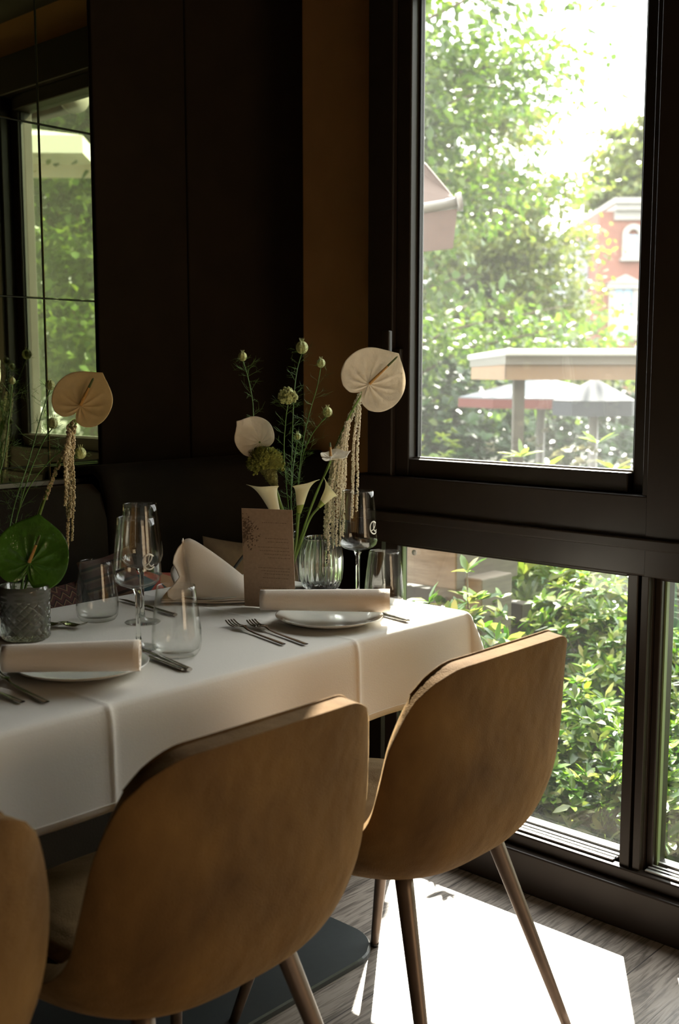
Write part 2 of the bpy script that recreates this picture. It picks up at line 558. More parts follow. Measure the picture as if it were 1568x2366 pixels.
# ------------------------------------------------------------------ mesh helpers
class MB:
    def __init__(s):
        s.v, s.f = [], []

    def add(s, vs, fs):
        k = len(s.v)
        s.v += [tuple(p) for p in vs]
        s.f += [tuple(i + k for i in f) for f in fs]
        return s

    def box(s, a, b):
        x0, y0, z0 = a
        x1, y1, z1 = b
        return s.add([(x0, y0, z0), (x1, y0, z0), (x1, y1, z0), (x0, y1, z0), (x0, y0, z1), (x1, y0, z1), (x1, y1, z1), (x0, y1, z1)],
                     [(0, 3, 2, 1), (4, 5, 6, 7), (0, 1, 5, 4), (1, 2, 6, 5), (2, 3, 7, 6), (3, 0, 4, 7)])

    def grid(s, fn, nu, nv, closed_u=False):
        vs = [fn(i / (nu if closed_u else nu - 1), j / (nv - 1)) for j in range(nv) for i in range(nu)]
        fs = []
        for j in range(nv - 1):
            for i in range(nu if closed_u else nu - 1):
                a = j * nu + i
                b = j * nu + (i + 1) % nu
                fs.append((a, b, b + nu, a + nu))
        return s.add(vs, fs)

    def lathe(s, prof, n=40, c=(0, 0, 0), rib=None):
        vs = []
        for r, z in prof:
            for i in range(n):
                t = 2 * PI * i / n
                rr = r if rib is None else rib(r, z, t)
                vs.append((c[0] + rr * math.cos(t), c[1] + rr * math.sin(t), c[2] + z))
        fs = [(j * n + i, j * n + (i + 1) % n, (j + 1) * n + (i + 1) % n, (j + 1) * n + i) for j in range(len(prof) - 1) for i in range(n)]
        return s.add(vs, fs)

    def tube(s, pts, rad, n=8, caps=True):
        pts = [Vector(p) for p in pts]
        m = len(pts)
        if not hasattr(rad, '__len__'):
            rad = [rad] * m
        vs = []
        ref = None
        for k in range(m):
            t = (pts[min(k + 1, m - 1)] - pts[max(k - 1, 0)])
            t = t.normalized() if t.length > 1e-9 else Vector((0, 0, 1))
            if ref is None:
                ref = t.orthogonal().normalized()
            else:
                ref = (ref - t * ref.dot(t))
                ref = ref.normalized() if ref.length > 1e-6 else t.orthogonal().normalized()
            bi = t.cross(ref)
            for i in range(n):
                a = 2 * PI * i / n
                vs.append(pts[k] + (ref * math.cos(a) + bi * math.sin(a)) * rad[k])
        fs = [(j * n + i, j * n + (i + 1) % n, (j + 1) * n + (i + 1) % n, (j + 1) * n + i) for j in range(m - 1) for i in range(n)]
        if caps:
            fs.append(tuple(reversed(range(n))))
            fs.append(tuple(range((m - 1) * n, m * n)))
        return s.add(vs, fs)

    def ball(s, c, r, n=6, m=4, sq=(1, 1, 1)):
        vs = [(c[0], c[1], c[2] - r * sq[2])]
        for j in range(1, m):
            p = -PI / 2 + PI * j / m
            for i in range(n):
                t = 2 * PI * (i + .5 * j) / n
                vs.append((c[0] + r * sq[0] * math.cos(p) * math.cos(t), c[1] + r * sq[1] * math.cos(p) * math.sin(t), c[2] + r * sq[2] * math.sin(p)))
        vs.append((c[0], c[1], c[2] + r * sq[2]))
        fs = [(0, 1 + (i + 1) % n, 1 + i) for i in range(n)]
        for j in range(m - 2):
            for i in range(n):
                a, b = 1 + j * n + i, 1 + j * n + (i + 1) % n
                fs.append((a, b, b + n, a + n))
        L = len(vs) - 1
        fs += [(L, L - n + i, L - n + (i + 1) % n) for i in range(n)]
        return s.add(vs, fs)


def obj(name, mb, m, parent=None, smooth=True, world=False, sub=0, solid=0, bevel=0, rev=None):
    """world=True: the mesh was made in room coordinates, bring it into the parent's"""
    me = bpy.data.meshes.new(name)
    vs = mb.v
    off = Vector((0, 0, 0))
    if world and parent is not None:
        r = parent
        while r is not None:
            off += r.location
            r = r.parent
        vs = [(p[0] - off.x, p[1] - off.y, p[2] - off.z) for p in vs]
    me.from_pydata(vs, [], mb.f)
    me.validate()
    me.update()
    if smooth:
        me.polygons.foreach_set('use_smooth', [True] * len(me.polygons))
    mm = m if isinstance(m, (list, tuple)) else [m]
    for q in mm:
        me.materials.append(q)
    o = bpy.data.objects.new(name, me)
    COL.objects.link(o)
    if parent is not None:
        o.parent = parent
    if solid:
        md = o.modifiers.new('solid', 'SOLIDIFY')
        md.thickness = solid
        md.offset = 0
    if bevel:
        md = o.modifiers.new('bevel', 'BEVEL')
        md.width = bevel
        md.segments = 3
        md.limit_method = 'ANGLE'
        md.angle_limit = math.radians(40)
    if sub:
        md = o.modifiers.new('sub', 'SUBSURF')
        md.levels = sub
        md.render_levels = sub
    return o


def tag(o, label, cat, group=None, kind=None):
    if label:
        o['label'] = label
    if cat:
        o['category'] = cat
    if group:
        o['group'] = group
    if kind:
        o['kind'] = kind
    return o


def thing(name, label, cat, loc=(0, 0, 0), rz=0., group=None):
    o = bpy.data.objects.new(name, None)
    o.empty_display_size = .05
    COL.objects.link(o)
    o.location = loc
    o.rotation_euler = (0, 0, rz)
    return tag(o, label, cat, group)


def struct(name, mb, m, parent=None, bevel=0, smooth=False):
    o = obj(name, mb, m, parent, smooth=smooth, bevel=bevel)
    if parent is None:
        o['kind'] = 'structure'
    return o


def copy_tree(o, loc=None, rz=None, label=None, parent=None):
    c = o.copy()
    COL.objects.link(c)
    if parent is not None:
        c.parent = parent
    if loc is not None:
        c.location = loc
    if rz is not None:
        c.rotation_euler = (0, 0, rz)
    if label:
        c['label'] = label
    for ch in list(o.children):
        copy_tree(ch, parent=c)
    return c


def smooth_path(pts, n=8):
    """Catmull-Rom through the points"""
    P = [Vector(p) for p in pts]
    P = [P[0] * 2 - P[1]] + P + [P[-1] * 2 - P[-2]]
    out = []
    for k in range(1, len(P) - 2):
        for i in range(n):
            t = i / n
            a, b, c, d = P[k - 1], P[k], P[k + 1], P[k + 2]
            out.append(.5 * ((2 * b) + (c - a) * t + (2 * a - 5 * b + 4 * c - d) * t * t + (-a + 3 * b - 3 * c + d) * t ** 3))
    out.append(P[-2])
    return out


def interp(x, xs, ys):
    return float(np.interp(x, xs, ys))


# ================================================================== ROOM
XW, YB = 2.25, 2.41         # window wall plane and back wall plane
ZC = 2.5
X0, Y0 = -3.4, -3.4
struct('floor', MB().box((X0, Y0, -.06), (2.30, YB + .1, 0)).box((2.30, 1.9, -.06), (2.56, YB + .1, 0)), M['floor'])
struct('ceiling', MB().box((X0, Y0, ZC), (2.56, YB + .1, ZC + .1)), M['ceiling'])
struct('wall_back', MB().box((X0, YB, 0), (2.56, YB + .12, ZC)), M['dark_wall'])
struct('wall_left', MB().box((X0 - .1, Y0, 0), (X0, YB + .1, ZC)), M['room_wall'])
struct('wall_front', MB().box((X0, Y0 - .1, 0), (2.45, Y0, ZC)), M['room_wall'])
# out-of-view frame added around the fill light
struct('fill_light_frame_1', MB().box((.62, -3.40, 0), (.70, -3.30, 2.38)).box((2.0, -3.40, 0), (2.08, -3.30, 2.38)).box((.70, -3.40, 2.30), (2.0, -3.30, 2.38)).box((.70, -3.40, 0), (2.0, -3.30, .40)), M['frame'], bevel=.004)
# window wall: the solid piece by the corner, the band above and the deep pier beyond the last window
struct('wall_right', MB().box((2.44, 2.02, .0), (2.47, YB, ZC)).box((XW, Y0, 2.33), (2.44, 1.955, ZC)), M['ochre'])
struct('wall_right_base', MB().add([(2.25, 1.917, 0), (2.31, 1.900, 0), (2.47, 2.020, 0), (2.44, 2.035, 0), (2.25, 1.955, 0), (2.25, 1.917, ZC), (2.31, 1.900, ZC), (2.47, 2.020, ZC), (2.44, 2.035, ZC), (2.25, 1.955, ZC)],
       [(0, 1, 6, 5), (1, 2, 7, 6), (2, 3, 8, 7), (3, 4, 9, 8), (4, 0, 5, 9), (5, 6, 7, 8, 9), (4, 3, 2, 1, 0)]).box((2.42, 2.035, 0), (2.44, YB, .80)), M['frame'])
# upholstered panels right of the mirror
struct('trim_1', MB().box((1.690, YB - .016, .0), (1.986, YB, ZC)), M['panel'], bevel=.004)
struct('trim_2', MB().box((1.992, YB - .016, .0), (2.44, YB, ZC)), M['panel'], bevel=.004)
# window frame members
ZT, ZL = 2.17, .80
XI, XO = 2.17, 2.32
NW = 4
pitch_w = .79
for k in range(NW):
    yl, yr = 1.79 - k * pitch_w, 1.17 - k * pitch_w          # glass edges (left is farther)
    fr = MB()
    # sash of the upper window
    zb = 1.02
    for (a, b) in (((2.205, yl, zb - .045), (2.262, yl + .045, ZT + .05)), ((2.225, yr - .045, zb - .045), (2.285, yr, ZT + .05)),
                   ((2.205, yr, zb - .045), (2.285, yl, zb)), ((2.205, yr, ZT), (2.285, yl, ZT + .05))):
        fr.box(a, b)
    w = struct('window_%d' % (2 * k + 1), fr, M['frame'], bevel=.004)
    g = obj('glass_pane', MB().box((2.246, yr, zb), (2.254, yl, ZT)), M['pane'], w, smooth=False)
    s_ = obj('gasket', MB().box((2.236, yl - .006, zb), (2.244, yl, ZT)).box((2.236, yr, zb), (2.244, yr + .006, ZT)), M['gasket'], w, smooth=False)
    s2 = obj('glazing_bead', MB().box((2.230, yr, zb - .001), (2.245, yl, zb + .004)).box((2.230, yr, zb - .012), (2.236, yl, zb - .006)), M['alu'], w, smooth=False)
    if k == 0:
        h = MB().box((2.190, yl + .018, 1.225), (2.206, yl + .042, 1.300))
        h.box((2.150, yl + .022, 1.272), (2.192, yl + .036, 1.288))
        h.box((2.145, yl + .018, 1.215), (2.160, yl + .040, 1.345))
        obj('window_handle', h, M['frame'], w, bevel=.003)
    # lower fixed pane
    lf = MB()
    ylo = yl + .045 if k == 0 else yl + .09
    for (a, b) in (((2.215, ylo - .004, .10), (2.256 if k == 0 else 2.28, ylo + (.04 if k == 0 else .012), ZL)), ((2.215, yr - .014, .10), (2.28, yr - .002, ZL)),
                   ((2.19, yr - .002, .10), (2.28, ylo, .135)), ((2.215, yr - .002, ZL - .012), (2.28, ylo, ZL))):
        lf.box(a, b)
    w2 = struct('window_%d' % (2 * k + 2), lf, M['frame'], bevel=.003)
    obj('glass_pane', MB().box((2.246, yr, .135), (2.254, ylo, ZL)), M['pane_low'], w2, smooth=False)
    obj('glazing_bead', MB().box((2.232, ylo - .008, .135), (2.245, ylo + .001, ZL)), M['bead'], w2, smooth=False)
    obj('sill_bead', MB().box((2.239, yr, .134), (2.245, ylo, .140)).box((2.219, yr, .1345), (2.224, ylo, .138)).box((2.19, yr, .131), (2.199, ylo, .1365)).box((2.203, yr, .1355), (2.209, ylo, .1385)), M['alu'], w2, smooth=False)
    if k == 0:
        c = Vector((2.244, 1.800, .770))
        st = MB()
        for i in range(24):
            pass
        st.tube([c + Vector((0, 0, 0)), c + Vector((.0015, 0, 0))], .0075, 20)
        obj('round_sticker', st, M['etch'], w2)
    # grooved mullion between this window and the next
    mu = MB()
    mu.box((2.205, yr - .068, .0), (2.30, yr - .014, ZL)).box((2.185, yr - .165, ZL), (2.30, yr - .045, 2.33))
    mu.box((2.186, yr - .042, .0), (2.206, yr - .018, ZL)).box((2.186, yr - .068, .0), (2.206, yr - .050, ZL))
    mu.box((2.176, yr - .150, ZL), (2.186, yr - .060, 2.33))
    struct('trim_%d' % (3 + k), mu, M['frame'], bevel=.002)
yend = 1.17 - (NW - 1) * pitch_w - .145
struct('trim_8', MB().box((2.18, yend, ZL), (2.31, 1.955, .975)).box((2.160, yend, .860), (2.181, 1.955, .885)), M['frame'], bevel=.004)
struct('trim_9', MB().box((2.15, yend, 0), (2.31, 1.90, .10)).box((2.175, yend, .10), (2.20, 1.865, .131)), M['frame'], bevel=.004)
struct('trim_10', MB().box((2.19, 1.835, ZL), (2.31, 1.918, 2.33)), M['frame'], bevel=.004)
struct('trim_11', MB().box((2.18, yend, 2.22), (2.31, 1.955, 2.35)), M['frame'], bevel=.004)
struct('wall_right_pier', MB().box((2.17, Y0, 0), (2.40, yend, 2.33)), M['ochre'])
struct('trim_12', MB().box((2.31, yend, -.06), (2.35, 1.96, .03)), M['wood_post'])

# mirror of square tiles on the back wall
mi = thing('tiled_mirror', 'wall mirror of square tiles above the banquette reflecting the window and garden', 'mirror', (0, YB, 0))
obj('backing', MB().box((-1.4, -.012, .965), (1.679, -.002, ZC)), M['mirror_back'], mi, smooth=False)
xs = [1.680]
x = 1.530
while x > -1.4:
    xs.append(x)
    x -= .415
zs = [.972, 1.010, 1.420, 1.832, 2.243, ZC]
for i in range(len(xs) - 1):
    for j in range(len(zs) - 1):
        t = MB().box((xs[i + 1] + .002, -.018, zs[j] + .0015), (xs[i] - .002, -.012, zs[j + 1] - .0015))
        o = obj('mirror_tile', t, M['mirror'], mi, smooth=False, bevel=.0012)
        o.modifiers['bevel'].segments = 1
# thin metal strip under the mirror
obj('bottom_strip', MB().box((-1.4, -.024, .962), (1.68, -.012, .972)), M['alu'], mi, smooth=False)

# banquette
bq = thing('banquette', 'long dark brown upholstered banquette bench along the back wall behind the table', 'bench', (.4, 2.2, 0))
bk = MB()


def bench_back(x0, x1, top):
    def fn(u, v):
        x = x0 + (x1 - x0) * u
        prof = [(2.295, .44), (2.26, .55), (2.245, .75), (2.25, top - .075), (2.27, top - .018), (2.30, top), (2.34, top - .002), (2.385, top - .012)]
        ys, zz = [p[0] for p in prof], [p[1] for p in prof]
        t = v * (len(prof) - 1)
        return (x, float(np.interp(t, range(len(prof)), ys)), float(np.interp(t, range(len(prof)), zz)))
    return MB().grid(fn, 24, 22)


obj('backrest', bench_back(-1.6, 1.590, .955), M['bench'], bq, world=True, solid=.02)
obj('corner_backrest', bench_back(1.596, 2.41, 1.0), M['bench'], bq, world=True, solid=.02)
obj('seat', MB().box((-1.6, 1.93, .36), (2.215, 2.27, .47)), M['bench'], bq, world=True, bevel=.03)
obj('base', MB().box((-1.6, 1.98, .0), (2.215, 2.39, .36)), M['bench'], bq, world=True, bevel=.004)

# ================================================================== TABLE
TX0, TX1, TY0, TY1, TZ = -.35, 1.82, 1.325, 1.975, .75
tb = thing('dining_table', 'long rectangular dining table with a black column base under the white cloth', 'table', (1.4, 1.65, 0))
obj('table_top', MB().box((TX0 + .01, TY0 + .01, TZ - .035), (TX1 - .01, TY1 - .01, TZ - .006)), M['tablewood'], tb, world=True, smooth=False, bevel=.003)


def rrect(x0, x1, y0, y1, r, n=10):
    out = []
    for cx_, cy_, a0 in ((x1 - r, y1 - r, 0), (x0 + r, y1 - r, 90), (x0 + r, y0 + r, 180), (x1 - r, y0 + r, 270)):
        for i in range(n + 1):
            a = math.radians(a0 + 90 * i / n)
            out.append((cx_ + r * math.cos(a), cy_ + r * math.sin(a)))
    return out


for px0, px1 in ((1.04, 1.735), (-.25, .45)):
    out = rrect(px0, px1, 1.45, 1.86, .10)
    n = len(out)
    e = MB()
    lv = [(0, 0), (0, .010), (.004, .014)]
    vs = []
    cxm, cym = (px0 + px1) / 2, 1.655
    for ins, z in lv:
        for (a, b) in out:
            d = Vector((a - cxm, b - cym))
            d = d * (1 - ins / d.length)
            vs.append((cxm + d.x, cym + d.y, z))
    fs = [(j * n + i, j * n + (i + 1) % n, (j + 1) * n + (i + 1) % n, (j + 1) * n + i) for j in range(2) for i in range(n)]
    fs += [tuple(range(2 * n, 3 * n)), tuple(reversed(range(n)))]
    e.add(vs, fs)
    obj('base_plate', e, M['blackmetal'], tb, world=True, smooth=False)
    obj('column', MB().tube([(cxm, cym, .013), (cxm, cym, .716)], .04, 28), M['blackmetal'], tb, world=True)

# cloth
DROP = .165


def cloth_pt(u, v):
    """u, v measured on the cloth plane"""
    px = min(max(u, TX0), TX1)
    py = min(max(v, TY0), TY1)
    ox, oy = u - px, v - py
    r = math.hypot(ox, oy)
    bend = .012
    # creases from ironing
    cr = 0.
    for cxx in (1.475, .93, .38):
        cr += .0012 * math.exp(-((u - cxx) / .006) ** 2)
    if r < 1e-6:
        z = TZ + cr + .0006 * math.sin(u * 9) * math.sin(v * 7)
        return (px, py, z)
    ang = math.atan2(abs(oy), abs(ox))
    corner = math.sin(2 * ang) if (abs(ox) > 1e-6 and abs(oy) > 1e-6) else 0.
    down = r - bend * (1 - math.exp(-r / bend)) * .6
    outw = bend * (1 - math.exp(-r / bend)) + r * (.05 + .28 * corner)
    wav = (.006 * math.sin(u * 11 + 1) + .004 * math.sin(u * 23)) * (r / DROP) if abs(ox) < 1e-6 else 0.
    wav2 = (.006 * math.sin(v * 17 + .5)) * (r / DROP) if abs(oy) < 1e-6 else 0.
    dx, dy = ox / r, oy / r
    cry = -cr * 2.2 * (1 if oy < 0 else -1) if abs(ox) < 1e-6 else 0
    return (px + dx * (outw + wav2), py + dy * (outw + wav) + cry, TZ - down * (1 - .04 * corner))


us = sorted(set([round(TX0 - DROP * i / 8, 4) for i in range(9)] + [round(float(a), 4) for a in np.linspace(TX0, TX1, 180)] +
                [round(cx_ + d, 4) for cx_ in (1.475, .93, .38) for d in (-.009, -.005, -.002, 0, .002, .005, .009)] +
                [TX1 + d for d in (.003, .006, .01)] + [round(TX1 + DROP * i / 12, 4) for i in range(1, 13)]))
vs_ = sorted(set([TY0 - d for d in (.003, .006, .01)] + [round(TY0 - DROP * i / 12, 4) for i in range(13)] + [round(float(a), 4) for a in np.linspace(TY0, TY1, 30)] +
                 [TY1 + d for d in (.003, .006, .01)] + [round(TY1 + DROP * i / 8, 4) for i in range(9)]))
cm = MB()
nu, nv = len(us), len(vs_)
cm.add([cloth_pt(u, v) for v in vs_ for u in us], [(j * nu + i, j * nu + i + 1, (j + 1) * nu + i + 1, (j + 1) * nu + i) for j in range(nv - 1) for i in range(nu - 1)])
cl = obj('tablecloth', cm, M['cloth'])
md = cl.modifiers.new('solid', 'SOLIDIFY')
md.thickness = .0015
md.offset = -1
tag(cl, 'white linen tablecloth hanging over the edges of the long dining table', 'tablecloth')
hem = MB()
# stitched hem line
hp = [cloth_pt(u, TY0 - DROP + .012) for u in np.linspace(TX0, TX1, 120)]
hem.tube([(p[0], p[1] - .0012, p[2]) for p in hp], .0008, 5)
obj('hem_seam', hem, M['cloth'], cl)


# ================================================================== CHAIRS
SOFF = -1


def make_chair(label, loc, rz=0):
    t = thing('velvet_chair', label, 'chair', loc, rz)
    # outer profile of the shell from the top of the back down and under the seat (y forward, z up), and its side edge
    PR = [(-.012, .785), (-.004, .73), (.001, .66), (.003, .58), (.010, .50), (.034, .438), (.080, .408), (.150, .394), (.250, .386), (.350, .388), (.430, .398), (.470, .412)]
    ED = [(.004, .780), (.026, .728), (.046, .660), (.060, .590), (.080, .530), (.128, .486), (.210, .462), (.252, .450), (.310, .442), (.375, .437), (.430, .434), (.455, .432)]
    WD = [.178, .205, .226, .234, .234, .232, .228, .224, .216, .206, .192, .170]
    L = [0.]
    for a, b in zip(PR[:-1], PR[1:]):
        L.append(L[-1] + math.hypot(b[0] - a[0], b[1] - a[1]))
    T = L[-1]
    SP = smooth_path([(a, b, w) for (a, b), w in zip(PR, WD)], 6)
    SE = smooth_path([(a, b, 0) for a, b in ED], 6)
    LS = [interp(i / 6, range(len(L)), L) for i in range(len(SP))]

    def fn(u, v, ins=0.):
        u = (u - .5) * 2
        au = abs(u)
        c0 = .050 * (1 - math.sqrt(max(0, 1 - max(0, (au - .66) / .34) ** 2)))
        c1 = .07 * (1 - math.sqrt(max(0, 1 - max(0, (au - .45) / .55) ** 2)))
        s = c0 + (T - c0 - c1) * v
        y, z, w = (interp(s, LS, [p[k] for p in SP]) for k in range(3))
        ye, ze = (interp(s, LS, [p[k] for p in SE]) for k in range(2))
        k = au ** 2.7
        xx = w * math.sin(u * 1.2) / math.sin(1.2)
        return (xx, y + (ye - y) * k, z + (ze - z) * k + ins)
    sh = MB().grid(lambda u, v: fn(u, v), 41, 56)
    o = obj('shell', sh, M['velvet'], t)
    md = o.modifiers.new('solid', 'SOLIDIFY')
    md.thickness = .030
    md.offset = SOFF
    md2 = o.modifiers.new('bevel', 'BEVEL')
    md2.width = .010
    md2.segments = 4
    md2.limit_method = 'ANGLE'
    md2.angle_limit = math.radians(50)
    # piping along the rim
    rim = [Vector(fn(i / 40, 0, .0005)) for i in range(41)]
    pp = MB().tube([Vector((p.x, p.y - .001, p.z + .000)) for p in rim], .0022, 6)
    obj('piping', pp, M['velvet'], t)
    # seat cushion
    def cu(u, v):
        a = 2 * PI * u
        prof = [(0.0, .470), (.3, .471), (.6, .469), (.82, .461), (.94, .450), (1.0, .438), (.98, .428), (.9, .425), (.0, .425)]
        k = v * (len(prof) - 1)
        rr = interp(k, range(len(prof)), [p[0] for p in prof])
        z = interp(k, range(len(prof)), [p[1] for p in prof])
        ca, sa = math.cos(a), math.sin(a)
        sq = (abs(ca) ** 3.2 + abs(sa) ** 3.2) ** (-1 / 3.2)
        return (rr * sq * ca * .178, .262 + rr * sq * sa * .195, z)
    obj('seat_cushion', MB().grid(cu, 48, 25, True), M['velvet_in'], t)
    for sx in (-1, 1):
        for back in (True, False):
            a = Vector((sx * .125, .10 if back else .34, .405))
            b = Vector((sx * .205, -.035 if back else .445, 0.012))
            n_ = 10
            lg = MB().tube([a.lerp(b, i / n_) for i in range(n_ + 1)], [.0165 - .0075 * i / n_ for i in range(n_ + 1)], 18)
            lo = obj('leg', lg, M['leg'], t)
            f = b - (a - b).normalized() * .010
            obj('foot_cap', MB().tube([b, b.lerp(f, 1)], .0095, 14), M['foot'], lo)
    return t


make_chair('brown velvet dining chair nearest the window, its bronze legs standing in the sun', (1.514, 1.034, 0))
proto = [o for o in COL.objects if o.name == 'velvet_chair'][0]
copy_tree(proto, (.966, 1.034, 0), 0, 'brown velvet dining chair in the middle, largest in view and mostly in shadow')
copy_tree(proto, (.410, 1.034, 0), 0, 'brown velvet dining chair cut off by the left edge of the view')


# ================================================================== TABLEWARE
def plate(label, loc, r=.105):
    prof = [(0, .004), (.055, .004), (.068, .006), (.095, .014), (.1035, .0165), (.1055, .0165), (.105, .0145), (.094, .010), (.070, .0015), (.062, .0), (.058, .0015), (0, .0015)]
    o = obj('dinner_plate', MB().lathe([(a * r / .105, z) for a, z in prof], 72), M['porcelain'])
    o.location = loc
    return tag(o, label, 'plate')


def napkin_roll(label, p0, p1, r0, r1, rz_turn=0.):
    a, b = Vector(p0), Vector(p1)
    t = (b - a).normalized()
    side = t.cross(UPZ).normalized()
    up = side.cross(t).normalized()
    mb = MB()
    turns = 3.2

    def fn(u, v):
        # spiral cross-section of a rolled cloth, loosely flattened
        th = u * turns * 2 * PI
        k = u
        R = interp(v, [0, 1], [r0, r1])
        rr = R * (.22 + .78 * k)
        c = a.lerp(b, v)
        return c + side * (rr * 1.10 * math.cos(th)) + up * (rr * .90 * math.sin(th) + .0)
    mb.grid(fn, 120, 20)
    o = obj('napkin_roll', mb, M['napkin'], solid=.0022)
    return tag(o, label, 'napkin')


pR = plate('white dinner plate at the window end, under the right napkin roll', (1.547, 1.452, .7515))
pL = plate('white dinner plate at the left, under the nearer napkin roll', (1.010, 1.500, .7515), .107)
pF = plate('white plate on the far side carrying the peaked napkin', (1.575, 1.815, .7515), .104)


def zpt(x, y, z):
    d = FW + RT * ((x - CXP) / FPX) - UP * ((y - CYP) / FPX)
    return CAM + d * ((z - CAM.z) / d.z)


nz = .797
a, b = zpt(602, 1385, nz), zpt(900, 1387, nz)
napkin_roll('rolled white napkin lying across the right plate in front of the menu card', a, b, .0235, .0275)
a, b = zpt(8, 1520, .80), zpt(324, 1512, .80)
napkin_roll('rolled cream napkin lying across the left plate in the shade', a, b, .0255, .0300)
nz = None

# peaked napkin on the far plate
pk = MB()
BASE = Vector((1.505, 1.818, .762))
AX, AY = RT, FH


def nap_pt(x, y, z):
    return BASE + AX * x + AY * y + UPZ * z


def tent(u, v):
    # u 0..1 along from peak side (left) to low side (right); v 0..1 front base -> ridge -> back base
    x = .0 + .150 * u
    h = .136 * (1 - u) ** 1.0 + .012 * u + .006 * math.sin(u * PI) - .022 * math.exp(-u / .05)
    w = .036 + .010 * u
    xr = x * .97 - .018 * (1 - u)
    if v <= .5:
        k = v / .5
        bul = math.sin(k * PI) * .006
        return nap_pt(x + (.008 * (1 - u)) * (1 - k) + (xr - x) * k, -w * (1 - k) - bul, h * k)
    k = (v - .5) / .5
    bul = math.sin(k * PI) * .006
    return nap_pt(xr + (x - xr) * k, w * k + bul, h * (1 - k))


pk.grid(tent, 26, 25)


def flap(u, v):
    # the folded flap left of the crease with its wavy free edge
    z = .120 * v
    x_in = .008 - .026 * v
    fold = Vector((x_in, -.036 * (1 - v), z))
    vk = [0, .06, .14, .24, .38, .50, .62, .74, .88, 1]
    x_out = interp(v, vk, [-.034, -.045, -.047, -.034, -.021, -.027, -.036, -.034, -.026, -.012])
    if v > .9:
        x_out = x_out + (x_in - x_out) * ((v - .9) / .1) ** 2
    p = Vector((x_in + (x_out - x_in) * u, -.036 * (1 - v) - .012 * u + .010 * math.sin(u * PI), z + .004 * math.sin(u * PI) * v))
    return nap_pt(p.x, p.y, p.z)


pk.grid(flap, 14, 40)


def flap2(u, v):
    z = .120 * v
    x_out = -.050 + .034 * v + .010 * math.sin(v * 8.5 + .9)
    return nap_pt(x_out + u * (.03 - .02 * v), .004 + .05 * u * (1 - v * .6) + .002, z)


pk.grid(flap2, 10, 40)
# flat folded layers under the peak
for k, dz in enumerate((0, .0045)):
    pk.grid(lambda u, v: nap_pt(-.060 + .215 * u, -.046 + .10 * v, -.006 + dz + .0015 * math.sin(u * 9 + k)), 20, 8)
o = obj('peaked_napkin', pk, M['napkin'], solid=.0022)
tag(o, 'white napkin folded into a tall peak on the far plate left of the menu card', 'napkin')


# ---- glassware
def arc_text(pts2, fn, r=.0007):
    return MB().tube([fn(a, b) for a, b in pts2], r, 6)


GOB = [(0, .0), (.034, .0), (.0352, .0012), (.032, .0028), (.012, .0055), (.0055, .012), (.0042, .03), (.0040, .07), (.0045, .098), (.008, .106), (.018, .1105), (.031, .1155), (.0385, .122), (.0418, .132), (.0420, .142), (.040, .165), (.0368, .195), (.0338, .220), (.0325, .2340), (.0317, .2342), (.0318, .232), (.0328, .220), (.0358, .195), (.039, .165), (.0410, .142), (.0408, .133), (.0375, .1235), (.030, .1175), (.016, .1135), (0, .1125)]


def goblet(label, loc, sc=1.0, logo=None):
    t = thing('wine_glass', label, 'wine glass', loc)
    P = [(r * sc, z * sc) for r, z in GOB]
    foot = P[:9]
    bowl = P[9:]
    obj('foot', MB().lathe([(P[8][0], P[8][1])] and P[:5] + [(0, .0055 * sc)], 40), M['glass'], t)
    obj('stem', MB().lathe(P[4:10], 24), M['gbase'], t)
    obj('bowl', MB().lathe(P[9:], 64), M['glass'], t)
    if logo is not None:
        rad = lambda z: interp(z, [.132, .142, .165, .195, .22], [.0418, .0420, .040, .0368, .0338]) * sc + .0006

        def on(a, b):           # a metres around, b metres up from the mark's centre
            z = .160 * sc + b
            th = logo + a / rad(z)
            return (rad(z) * math.cos(th), rad(z) * math.sin(th), z)
        # open ring
        ring = [(.0125 * math.cos(q), .0135 * math.sin(q)) for q in np.linspace(math.radians(40), math.radians(318), 36)]
        ring2 = [(.0112 * math.cos(q) + .0005, .0122 * math.sin(q)) for q in np.linspace(math.radians(48), math.radians(312), 36)]
        lp = [(-.0105, -.006), (-.005, -.0045), (.001, .000), (.0052, .0055), (.0058, .0100), (.0030, .0120), (-.0002, .0085), (-.0014, .002), (.0000, -.0050), (.0040, -.0080), (.0090, -.0055)]
        sp = [(p.x, p.y) for p in smooth_path([(a_, b_, 0) for a_, b_ in lp], 6)]
        mk = MB()
        for path, w in ((ring, .00075), (ring2, .0005), (sp, .0009)):
            mk.tube([on(a_, b_) for a_, b_ in path], w, 6)
        obj('etched_mark', mk, M['etch'], t)
    return t


def bearing(loc, px):
    """direction around a glass that faces the camera, shifted to its right side by px radians"""
    v = Vector((CAM.x - loc[0], CAM.y - loc[1]))
    return math.atan2(v.y, v.x) + px


gR = (1.735, 1.545, .7515)
goblet('tall wine glass with a white etched letter beside the ribbed vase at the window end', gR, 1.02, bearing(gR, .95))
gL = (1.168, 1.560, .7515)
goblet('tall wine glass with an etched letter in front, behind the left tumbler', gL, 1.0, bearing(gL, .55))
gF = (1.300, 1.722, .7515)
goblet('tall plain wine glass standing behind the other glass on the far side', gF, 1.0)

TUM = [(0, .0), (.026, .0), (.0345, .003), (.0395, .011), (.0415, .024), (.0410, .045), (.0375, .078), (.0330, .112), (.0318, .1195), (.0309, .1197), (.0312, .117), (.0365, .078), (.0398, .045), (.0402, .026), (.0375, .014), (.031, .0095), (0, .0085)]


def tumbler(label, loc, sc=1.0):
    t = thing('tumbler', label, 'tumbler', loc)
    P = [(r * sc, z * sc) for r, z in TUM]
    obj('glass_wall', MB().lathe(P, 64), M['glass'], t)
    return t


